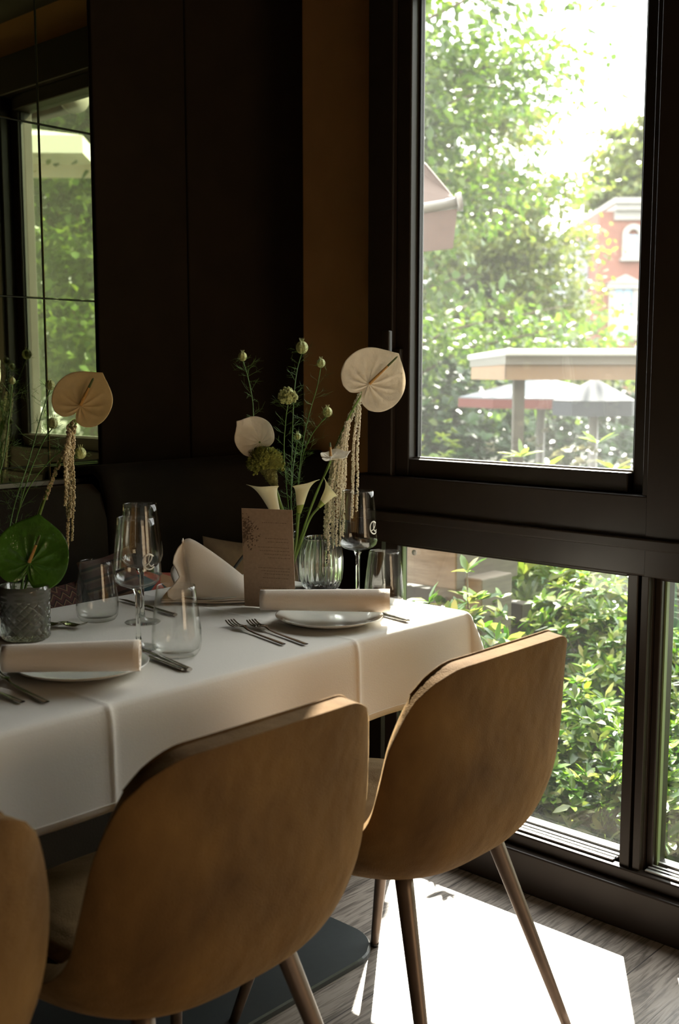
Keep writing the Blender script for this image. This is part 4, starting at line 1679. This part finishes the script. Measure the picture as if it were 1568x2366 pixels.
def leaves(cent, axis, nrm_, ln, wd, droop=.15):
    """leaf blades of 6 points with a folded midrib: cent = stalk end; arrays (n,3),(n,3),(n,3),(n,),(n,)"""
    ax = axis / np.linalg.norm(axis, axis=1, keepdims=True)
    sd_ = np.cross(ax, nrm_)
    sd_ /= np.linalg.norm(sd_, axis=1, keepdims=True) + 1e-9
    up_ = np.cross(sd_, ax)
    ln, wd = ln[:, None], wd[:, None]
    P = [cent,
         cent + ax * ln * .35 + sd_ * wd * .5 + up_ * wd * .12,
         cent + ax * ln * .35 - sd_ * wd * .5 + up_ * wd * .12,
         cent + ax * ln * .5 - up_ * ln * droop * .25,
         cent + ax * ln * .75 + sd_ * wd * .36 - up_ * ln * droop * .3,
         cent + ax * ln * .75 - sd_ * wd * .36 - up_ * ln * droop * .3,
         cent + ax * ln - up_ * ln * droop]
    n = len(cent)
    V = np.stack(P, 1).reshape(-1, 3)
    k = np.arange(n)[:, None] * 7
    F = np.concatenate([k + np.array([[0, 1, 4, 3]]), k + np.array([[0, 3, 5, 2]]), k + np.array([[3, 4, 6, 6]]), k + np.array([[3, 6, 6, 5]])], 0)
    # tips as quads sharing the tip point are degenerate, so build them as triangles split in quads
    F4 = np.concatenate([k + np.array([[0, 1, 4, 3]]), k + np.array([[0, 3, 5, 2]]), k + np.array([[3, 4, 6, 5]])], 0)
    return V, F4


def rand_unit(rg, n):
    v = rg.normal(size=(n, 3))
    return v / np.linalg.norm(v, axis=1, keepdims=True)


def shrub(label, name, c, rad, nwh, m, ln=.045, wd=.017, per=7, seed=0, cat='shrub', stems=6, upb=.5, droop=.15):
    rg = np.random.default_rng(seed)
    root = thing(name, label, cat, (c[0], c[1], c[2]))
    d = rand_unit(rg, nwh)
    d[:, 2] = np.abs(d[:, 2]) * 1.0 - .12
    rr_ = (rg.random(nwh) ** .35)[:, None]
    bumpy = 1 + .18 * np.sin(d[:, :1] * 9 + seed) * np.cos(d[:, 1:2] * 8)
    p = d * rr_ * np.array(rad) * bumpy
    p[:, 2] = np.maximum(p[:, 2], .01)
    od = d + np.array([0, 0, upb])
    od /= np.linalg.norm(od, axis=1, keepdims=True)
    cent = np.repeat(p, per, 0)
    o3 = np.repeat(od, per, 0)
    n = len(cent)
    t_ = rand_unit(rg, n)
    t_ -= o3 * np.sum(t_ * o3, 1, keepdims=True)
    t_ /= np.linalg.norm(t_, axis=1, keepdims=True)
    ax = t_ * .9 + o3 * rg.uniform(.1, 1.0, (n, 1))
    ax /= np.linalg.norm(ax, axis=1, keepdims=True)
    V, F = leaves(cent, ax, o3 + rg.normal(size=(n, 3)) * .25, ln * rg.uniform(.6, 1.25, n), wd * rg.uniform(.7, 1.2, n), droop)
    np_obj('foliage', V, F, m, root)
    st = MB()
    for k in range(stems):
        q = p[rg.integers(0, nwh)]
        st.tube([(rg.normal() * .02, rg.normal() * .02, 0), (q[0] * .5, q[1] * .5, q[2] * .6), tuple(q)], [.006, .004, .002], 5)
    obj('branches', st, M['twig'], root)
    return root


GZ = -.06
struct('garden_bed', MB().box((2.30, -6, GZ - .1), (5.2, 9, GZ)), M['soil'])
street = MB()
street.add([(5.2, -20, GZ), (6.4, -20, -1.25), (6.4, 30, -1.25), (5.2, 30, GZ)], [(0, 1, 2, 3)])
street.add([(6.4, -60, -1.25), (70, -60, -1.25), (70, 80, -1.25), (6.4, 80, -1.25)], [(0, 1, 2, 3)])
struct('street', street, M['street'])

Lb = 'glossy light green shrub '
g_sh = None
SH = [  # label, position, radii, whorls, seed
    (Lb + 'close to the lower window, right behind the last chair back', (2.88, 1.66), (.30, .34, .42), 430, 1),
    (Lb + 'low against the glass at the right half of the lower window', (2.72, 1.26), (.24, .28, .33), 330, 2),
    (Lb + 'seen beyond the table corner below the timber bench', (2.90, 2.12), (.30, .26, .62), 380, 3),
    (Lb + 'in the second row, tallest behind the middle of the lower window', (3.42, 1.90), (.34, .36, .74), 520, 4),
    (Lb + 'in the second row, left part behind the mullion', (3.30, 1.25), (.34, .34, .66), 480, 5),
    (Lb + 'seen through the next lower pane at the right edge', (2.80, .72), (.26, .28, .36), 300, 6),
    (Lb + 'in the second row at the right edge of the view', (3.35, .55), (.36, .34, .60), 380, 7),
    ('small low ground shrub touching the window sill outside, behind the right chair leg', (2.60, 1.58), (.17, .20, .22), 170, 8),
]
for lb, (x_, y_), rd, nw_, sd2 in SH:
    shrub(lb, 'glossy_shrub', (x_, y_, GZ), rd, nw_, M['l_shrub'], .048, .019, 8, sd2)

# limy tall plants whose tips reach the upper window
tall = shrub('slim leafy sapling just outside the lower pane, its top leaves under the rail', 'leafy_sapling', (2.70, 1.93, GZ), (.17, .24, .82), 125, M['l_shrub'], .065, .024, 8, 77, cat='sapling', upb=.3)
LM = [('lime green leafy plant at the lower left corner of the upper window', (3.62, 2.86), (.34, .30, 1.08), 260, 21),
      ('lime green leafy plant left of the timber post behind the glass', (3.72, 2.42), (.30, .28, 1.04), 240, 22),
      ('lime green leafy plant right of the timber post, its tips in the sun', (3.85, 2.14), (.26, .26, 1.07), 220, 23)]
for lb, (x_, y_), rd, nw_, sd2 in LM:
    shrub(lb, 'leafy_plant', (x_, y_, GZ), rd, nw_, M['l_lime'], .085, .026, 8, sd2, upb=.9, cat='plant')

# long-bladed plant
rg = np.random.default_rng(5)


def blades(label, c, n, L, seed):
    rg = np.random.default_rng(seed)
    root = thing('long_bladed_plant', label, 'plant', c)
    mb_v, mb_f = [], []
    k0 = 0
    for i in range(n):
        th = rg.uniform(0, 2 * PI)
        el = rg.uniform(.5, 1.35)
        l_ = L * rg.uniform(.6, 1.1)
        d = np.array([math.cos(th) * math.cos(el), math.sin(th) * math.cos(el), math.sin(el)])
        sd_ = np.array([-math.sin(th), math.cos(th), 0])
        o_ = np.array([rg.normal() * .05, rg.normal() * .05, 0])
        m_ = 7
        for j in range(m_):
            f = j / (m_ - 1)
            p = o_ + d * l_ * f + np.array([math.cos(th), math.sin(th), 0]) * l_ * .35 * f * f - np.array([0, 0, 1]) * l_ * .38 * f ** 2.4
            w = .011 * (1 - f ** 2.5) + .001
            mb_v += [p - sd_ * w, p + sd_ * w]
        for j in range(m_ - 1):
            a_ = k0 + 2 * j
            mb_f.append((a_, a_ + 1, a_ + 3, a_ + 2))
        k0 += 2 * m_
    np_obj('blades', np.array(mb_v), np.array(mb_f), M['l_grass'], root)
    return root


blades('long-bladed green plant arching behind the shrubs, right half of the lower window', (4.15, 1.95, GZ + .02), 190, .95, 31)
blades('long-bladed green plant arching at the left of the shrubs behind the timber bench', (4.25, 2.75, GZ + .02), 170, .95, 32)
blades('long-bladed green plant behind the mullion at the right edge', (4.15, 1.10, GZ + .02), 150, .95, 33)

# timber bench in the bed
t = thing('timber_bench', 'grey weathered timber bench outside, seen past the table corner', 'bench', (3.05, 2.5, GZ))
obj('beam', MB().box((2.93, 2.17, .52), (3.30, 3.6, .70)), M['wood_grey'], t, world=True, smooth=False, bevel=.006)
for y_ in (2.10, 3.2):
    obj('post', MB().box((2.98, y_, GZ), (3.16, y_ + .20, .56)), M['wood_grey'], t, world=True, smooth=False, bevel=.006)
obj('rear_rail', MB().box((3.30, 2.15, .30), (3.36, 3.6, .42)), M['wood_post'], t, world=True, smooth=False, bevel=.004)

# hedge far side of the bed: pale flowering bushes
PL = [('pale grey-white flowering bush right of the timber post, in soft focus', (6.3, 3.55), (.9, .75, 1.75), 900, 41),
      ('pale flowering bush at the lower right corner of the upper window', (6.2, 2.75), (.8, .6, 1.70), 800, 42),
      ('pale bush behind the timber post between the lime plants', (6.9, 4.5), (.8, .6, 1.72), 600, 43)]
for lb, (x_, y_), rd, nw_, sd2 in PL:
    shrub(lb, 'flowering_bush', (x_, y_, -.85), rd, nw_, M['l_pale'], .07, .04, 8, sd2, cat='bush')
shrub('light green bush at the lower left of the upper window beyond the lime plants', 'flowering_bush', (6.4, 5.0, -.85), (.9, .7, 1.88), 800, M['l_lime'], .07, .04, 8, 44, cat='bush')
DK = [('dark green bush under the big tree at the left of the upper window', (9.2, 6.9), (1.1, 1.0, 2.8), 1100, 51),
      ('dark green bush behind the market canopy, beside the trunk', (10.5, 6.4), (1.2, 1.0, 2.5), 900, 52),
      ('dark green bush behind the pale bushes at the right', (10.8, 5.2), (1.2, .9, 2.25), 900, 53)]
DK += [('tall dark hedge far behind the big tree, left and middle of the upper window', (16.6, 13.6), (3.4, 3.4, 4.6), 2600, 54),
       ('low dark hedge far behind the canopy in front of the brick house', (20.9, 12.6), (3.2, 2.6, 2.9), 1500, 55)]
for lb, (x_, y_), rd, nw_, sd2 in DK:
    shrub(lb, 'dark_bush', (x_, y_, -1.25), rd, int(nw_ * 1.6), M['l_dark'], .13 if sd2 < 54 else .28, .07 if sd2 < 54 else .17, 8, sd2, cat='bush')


def tree(label, c, H, crown, nb, per, m, leaf=.13, seed=0, trunk_r=.16, name='broadleaf_tree', low=.3, cone=.5):
    rg = np.random.default_rng(seed)
    root = thing(name, label, 'tree', c)
    tk = MB()
    tk.tube([(0, 0, 0), (.05, 0, H * .35), (-.03, .04, H * .7), (0, 0, H * .97)], [trunk_r, trunk_r * .75, trunk_r * .4, .02], 10)
    obj('trunk', tk, M['bark'], root)
    br_ = MB()
    C_, A_, N_ = [], [], []
    for k in range(nb):
        f = low + (1 - low) * (rg.random() ** .8)
        z_ = H * f
        R_ = crown * (1 - cone * ((f - low) / (1 - low)) ** 1.3) * math.sqrt(max(.02, 1 - max(0, (f - .85) / .15) ** 2 * .9)) * rg.uniform(.55, 1.08)
        th = rg.uniform(0, 2 * PI)
        d = np.array([math.cos(th), math.sin(th), .12])
        tip = np.array([0, 0, z_]) + d * R_
        br_.tube([(0, 0, z_ - R_ * .25), (d[0] * R_ * .5, d[1] * R_ * .5, z_ + .05), tuple(tip)], [.035, .02, .006], 5)
        n = int(per * (R_ / crown + .3))
        s_ = rg.random(n) ** .7
        base = np.array([0, 0, z_ - R_ * .08])[None] + (d * R_)[None] * s_[:, None]
        spread = (.10 + .17 * R_ * (1 - np.abs(s_ - .6)))[:, None]
        off = rg.normal(size=(n, 3)) * spread * np.array([1, 1, .30])
        C_.append(base + off)
        a_ = rg.normal(size=(n, 3)) * .7 + d[None] * .6 + np.array([0, 0, -.35])
        A_.append(a_)
        N_.append(rg.normal(size=(n, 3)) * .45 + np.array([0, 0, 1.0]))
    C_, A_, N_ = np.concatenate(C_), np.concatenate(A_), np.concatenate(N_)
    V, F = leaves(C_, A_, N_, leaf * rg.uniform(.6, 1.3, len(C_)), leaf * .62 * rg.uniform(.7, 1.2, len(C_)), .1)
    np_obj('crown', V, F, m, root)
    obj('branches', br_, M['bark'], root)
    return root


tree('big light green tree filling the left of the upper window', (9.2, 8.7, -1.25), 9.4, 3.3, 150, 420, M['l_tree'], .115, 61, cone=.52, low=.22)
tree('yellow-green tree lower in the middle of the upper window before the brick house', (17.5, 12.6, -1.25), 7.6, 3.0, 90, 330, M['l_tree2'], .15, 62, low=.3, cone=.55)
tree('light tree at the right of the upper window above the house cornice', (41.5, 21.5, -1.25), 13.2, 4.2, 60, 260, M['l_tree2'],   .36, 63, low=.35, cone=.6, trunk_r=.25)
# trees the mirror shows
MT = [((6.6, -4.6, -1.25), 7.4, 3.0, 64), ((10.8, -8.2, -1.25), 10.5, 4.2, 65), ((4.6, -9.4, -1.25), 9.0, 3.6, 66)]
ML = ['green tree seen only in the mirror, nearest to the glass', 'tall green tree farther off in the mirror', 'green tree at the left side of the mirror view']
for (c, H, cr, sd2), lb in zip(MT, ML):
    tree(lb, c, H, cr, 110, 620, M['l_tree'], .10, sd2, low=.10, cone=.3)

# brick house
HO = at(1440, 700, 38.0)
hz_ = -1.25
t = thing('brick_house', 'red brick house with white stone window frames at the right of the upper window', 'house', (HO.x, HO.y, hz_))
t.rotation_euler = (0, 0, math.atan2(RT.y, RT.x))


def hx(px):           # local x from the pixel column
    return (px - 1440) / FPX * 38.0


def hzz(py):
    return at(1440, py, 38.0).z - hz_


wall = MB().box((hx(1378), 0, 0), (hx(1700), 6, hzz(492)))
obj('wall', wall, M['brick'], t, smooth=False)
obj('wing', MB().box((hx(1340), 1.5, 0), (hx(1378), 6, hzz(545))), M['roof'], t, smooth=False)
obj('cornice', MB().box((hx(1410), -.35, hzz(492)), (hx(1705), 6.2, hzz(478))).box((hx(1405), -.5, hzz(478)), (hx(1710), 6.2, hzz(466))).box((hx(1412), -.12, hzz(512)), (hx(1705), 0.02, hzz(492))), M['stone'], t, smooth=False)
obj('roof', MB().box((hx(1420), .4, hzz(466)), (hx(1700), 6, hzz(462))), M['roof'], t, smooth=False)


def house_window(x0, x1, y0, y1, arch, ped):
    w = MB()
    fr_ = (x1 - x0) * .28
    w.box((hx(x0), -.14, hzz(y1)), (hx(x0) + hx(1440 + 13), .05, hzz(y0)))
    w.box((hx(x1) - hx(1440 + 13), -.14, hzz(y1)), (hx(x1), .05, hzz(y0)))
    w.box((hx(x0 - 4), -.22, hzz(y1 + 7)), (hx(x1 + 4), .05, hzz(y1)))
    if ped:
        w.box((hx(x0 - 6), -.25, hzz(y0)), (hx(x1 + 6), .05, hzz(y0 - 12)))
        zb_, zt_ = hzz(y0 - 12), hzz(y0 - 32)
        vs = [(hx(x0 - 8), -.3, zb_), (hx(x1 + 8), -.3, zb_), (hx((x0 + x1) / 2), -.3, zt_), (hx(x0 - 8), .05, zb_), (hx(x1 + 8), .05, zb_), (hx((x0 + x1) / 2), .05, zt_)]
        w.add(vs, [(0, 1, 2), (5, 4, 3), (0, 3, 4, 1), (1, 4, 5, 2), (2, 5, 3, 0)])
    if arch:
        cx_ = (hx(x0) + hx(x1)) / 2
        R1 = (hx(x1) - hx(x0)) / 2
        R0 = R1 - hx(1440 + 12)
        z0_ = hzz(y0)
        n = 14
        vs = []
        for yv in (-.14, .05):
            for R in (R0, R1):
                for i in range(n + 1):
                    a_ = PI * i / n
                    vs.append((cx_ + R * math.cos(a_), yv, z0_ + R * math.sin(a_)))
        m_ = n + 1
        fs = []
        for i in range(n):
            fs.append((i, m_ + i, m_ + i + 1, i + 1))
            fs.append((m_ + i, 3 * m_ + i, 3 * m_ + i + 1, m_ + i + 1))
            fs.append((2 * m_ + i, i, i + 1, 2 * m_ + i + 1))
        w.add(vs, fs)
    f = obj('window_surround', w, M['stone'], t, smooth=False)
    gp = MB().box((hx(x0 + 12), -.03, hzz(y1)), (hx(x1 - 12), .02, hzz(y0)))
    obj('window_pane', gp, M['winglass'], f, smooth=False)
    bar = MB().box((hx((x0 + x1) / 2 - 1.2), -.06, hzz(y1)), (hx((x0 + x1) / 2 + 1.2), -.02, hzz(y0))).box((hx(x0 + 12), -.06, hzz(y0 + (y1 - y0) * .33)), (hx(x1 - 12), -.02, hzz(y0 + (y1 - y0) * .33 - 3)))
    obj('glazing_bar', bar, M['stone'], f, smooth=False)


house_window(1405, 1472, 668, 778, False, True)
house_window(1432, 1480, 545, 598, True, False)
house_window(1520, 1590, 668, 778, False, True)
obj('downpipe', MB().tube([(hx(1497), -.15, 0), (hx(1497), -.15, hzz(320))], .09, 8), M['alu'], t)

# pale houses far behind the trees
fb = thing('distant_house', 'pale distant house with a grey roof between the trees, far behind', 'house', tuple(at(1240, 700, 55) - Vector((0, 0, 0))))
fb.location.z = -1.25
fb.rotation_euler = (0, 0, math.atan2(RT.y, RT.x))
obj('wall', MB().box((-4, 0, 0), (4.2, 6, 7.6)), M['stone'], fb, smooth=False)
obj('roof', MB().add([(-4.3, -.3, 7.6), (4.5, -.3, 7.6), (4.5, 6.3, 7.6), (-4.3, 6.3, 7.6), (-3.2, 2.9, 9.6), (3.4, 2.9, 9.6)], [(0, 1, 5, 4), (1, 2, 5), (2, 3, 4, 5), (3, 0, 4), (3, 2, 1, 0)]), M['roof'], fb, smooth=False)

# market canopy with timber post
dC = 5.6
p = at(1165, 800, dC)
t = thing('market_canopy', 'flat timber canopy with a tan fascia outside, on a dark post', 'canopy', (p.x, p.y, -1.0))
t.rotation_euler = (0, 0, math.atan2(RT.y, RT.x))


def cxl(px):
    return (px - 1165) / FPX * dC


def czl(py):
    return at(1300, py, dC).z + 1.0


obj('roof_slab', MB().box((cxl(1163), -.05, czl(822)), (cxl(1800), 1.6, czl(806))), M['white_fab'], t, smooth=False, bevel=.01)
obj('gutter', MB().box((cxl(1168), .0, czl(842)), (cxl(1800), 1.55, czl(822))), M['awn_metal'], t, smooth=False)
obj('fascia', MB().box((cxl(1170), .02, czl(878)), (cxl(1800), .06, czl(842))).box((cxl(1170), .02, czl(878)), (cxl(1173), 1.5, czl(842))), M['wood_tan'], t, smooth=False)
for px_ in (1196, 1640):
    obj('post', MB().box((cxl(px_), .10, 0), (cxl(px_ + 26), .165, czl(842))), M['wood_post'], t, smooth=False, bevel=.006)

# parasols behind the canopy
def parasol(label, c, R, H, m_top, m_val, drop=.22, n=8, name='parasol', rise=.16):
    t = thing(name, label, 'parasol', c)
    vs = [(0, 0, H + rise)]
    for i in range(n):
        a_ = 2 * PI * i / n
        vs.append((R * math.cos(a_), R * math.sin(a_), H))
    obj('canopy', MB().add(vs, [(0, 1 + i, 1 + (i + 1) % n) for i in range(n)]), m_top, t, smooth=False, solid=.02)
    vv = []
    for i in range(n):
        a_ = 2 * PI * i / n
        vv += [(R * math.cos(a_), R * math.sin(a_), H), (R * math.cos(a_), R * math.sin(a_), H - drop)]
    obj('valance', MB().add(vv, [(2 * i, 2 * ((i + 1) % n), 2 * ((i + 1) % n) + 1, 2 * i + 1) for i in range(n)]), m_val, t, smooth=False, solid=.01)
    obj('pole', MB().tube([(0, 0, 0), (0, 0, H + rise - .03)], .035, 10), M['awn_metal'], t)
    return t


p = at(1250, 905, 8.8)
parasol('grey parasol with a red valance beyond the canopy post', (p.x, p.y, -1.25), .66, 2.31, M['grey_fab'], M['red_fab'], .07)
p = at(1372, 912, 8.0)
parasol('dark navy parasol behind the tan canopy at the right', (p.x, p.y, -1.25), .30, 2.30, M['dark_fab'], M['dark_fab'], .10)
p = at(1110, 935, 10.5)
# parked van under the trees
t = thing('parked_car', 'pale parked car under the trees at the left, out of focus', 'car', (at(1080, 900, 13).x, at(1080, 900, 13).y, -1.25))
t.rotation_euler = (0, 0, math.atan2(RT.y, RT.x))
vs = []
pr = [(-2.1, .35), (-2.1, .85), (-1.5, 1.0), (-.9, 1.5), (.8, 1.55), (1.5, 1.05), (2.05, .9), (2.1, .35)]
for yv in (-.85, .85):
    for (a_, b_) in pr:
        vs.append((a_, yv * (.88 if b_ > 1.2 else 1), b_))
n = len(pr)
obj('body', MB().add(vs, [tuple(range(n)), tuple(reversed(range(n, 2 * n)))] + [(i, n + i, n + (i + 1) % n, (i + 1) % n) for i in range(n)]), M['grey_fab'], t, smooth=False, bevel=.06)
obj('side_glass', MB().add([(-1.2, -.87, 1.05), (1.2, -.87, 1.05), (.7, -.80, 1.45), (-.8, -.80, 1.45)], [(0, 1, 2, 3)]), M['dark_fab'], t, smooth=False, solid=.01)
for x_ in (-1.35, 1.35):
    obj('wheel', MB().tube([(x_, -.88, .33), (x_, -.66, .33)], .33, 24), M['foot'], t)

# awning of the neighbouring front
t = thing('window_awning', 'brown fabric awning with a grey front bar hanging at the left of the upper window', 'awning', tuple(at(960, 480, 4.6)))
A0 = at(900, 352, 4.75)
A1 = at(992, 388, 4.75)
bar0, bar1 = at(905, 500, 4.6), at(1056, 466, 4.6)
deep = FW * .9 + RT * -.15
fb_ = MB()
q0, q1 = at(1050, 458, 4.6), at(960, 372, 4.9)
top0, top1 = at(820, 505, 4.6), at(730, 400, 4.9)
fb_.add([q0, q1, top1, top0], [(0, 1, 2, 3)])
obj('fabric', fb_, M['awn'], t, world=True, smooth=False, solid=.01)
obj('side_fabric', MB().add([at(1053, 462, 4.6), at(985, 380, 4.75), at(940, 340, 4.9), at(940, 480, 4.9)], [(0, 1, 2, 3)]), M['awn'], t, world=True, smooth=False, solid=.008)
obj('front_bar', MB().tube([at(820, 508, 4.6), at(1056, 468, 4.6)], .022, 16), M['awn_metal'], t, world=True)
obj('end_cap', MB().tube([at(1054, 468, 4.6), at(1066, 466, 4.6)], .038, 20), M['awn_metal'], t, world=True)
obj('valance', MB().add([at(820, 516, 4.6), at(1056, 482, 4.6), at(1046, 574, 4.6), at(822, 600, 4.6)], [(0, 1, 2, 3)]), M['awn'], t, world=True, smooth=False, solid=.006)

struct('neighbour_pier', MB().box((3.45, 3.42, -.1), (3.75, 3.75, 3.1)), M['stone'])

# awning cassette and white parasol on the terrace, seen in the mirror
t = thing('roller_awning', 'closed roller awning outside above the window, seen in the mirror', 'awning', (2.75, .2, 2.3))
obj('cassette', MB().tube([(2.60, -1.2, 2.325), (2.60, .96, 2.325)], .06, 20), M['awn'], t, world=True)
obj('end_plate', MB().tube([(2.60, .96, 2.325), (2.60, .985, 2.325)], .068, 20), M['awn_metal'], t, world=True)
parasol('white parasol on the terrace, its corner seen in the mirror', (5.0, -3.2, GZ), .75, 3.08, M['white_fab'], M['white_fab'], .12, 4)
t = thing('terrace_table', 'pale terrace table under the white parasol, seen in the mirror', 'table', (5.2, -2.6, GZ))
obj('table_top', MB().tube([(0, 0, .72), (0, 0, .75)], .38, 32), M['stone'], t)
obj('column', MB().tube([(0, 0, 0), (0, 0, .72)], .03, 12), M['awn_metal'], t)
for i_, (x_, y_, lb) in enumerate(((2.95, -.1, 'glossy shrub under the window to the right of the view, low bed'), (2.95, -.9, 'glossy shrub in the bed by the third window, mirror side'))):
    shrub(lb, 'glossy_shrub', (x_, y_, GZ), (.34, .36, 1.02 if i_ == 0 else 1.0), 330, M['l_shrub'], .05, .02, 8, 80 + i_)

# repeats of one kind share a group
GR = {'velvet_chair': 'velvet dining chairs along the near side of the table', 'fork': 'forks on the tablecloth', 'knife': 'knives on the tablecloth',
      'wine_glass': 'wine glasses on the table', 'tumbler': 'stemless tumblers on the table', 'dinner_plate': 'dinner plates on the table', 'napkin_roll': 'rolled napkins',
      'throw_cushion': 'cushions on the banquette', 'glossy_shrub': 'glossy shrubs outside the low window', 'leafy_plant': 'lime green plants outside',
      'long_bladed_plant': 'long-bladed plants outside', 'flowering_bush': 'pale bushes outside', 'dark_bush': 'dark bushes outside', 'broadleaf_tree': 'trees outside',
      'seed_head_flower': 'seed head stems in the vases', 'anthurium': 'anthuriums in the vases', 'calla_lily': 'calla lilies in the right bouquet',
      'hanging_amaranth': 'hanging amaranths in the vases'}
for o in COL.objects:
    k = o.name.split('.')[0]
    if o.parent is None and k in GR:
        o['group'] = GR[k]
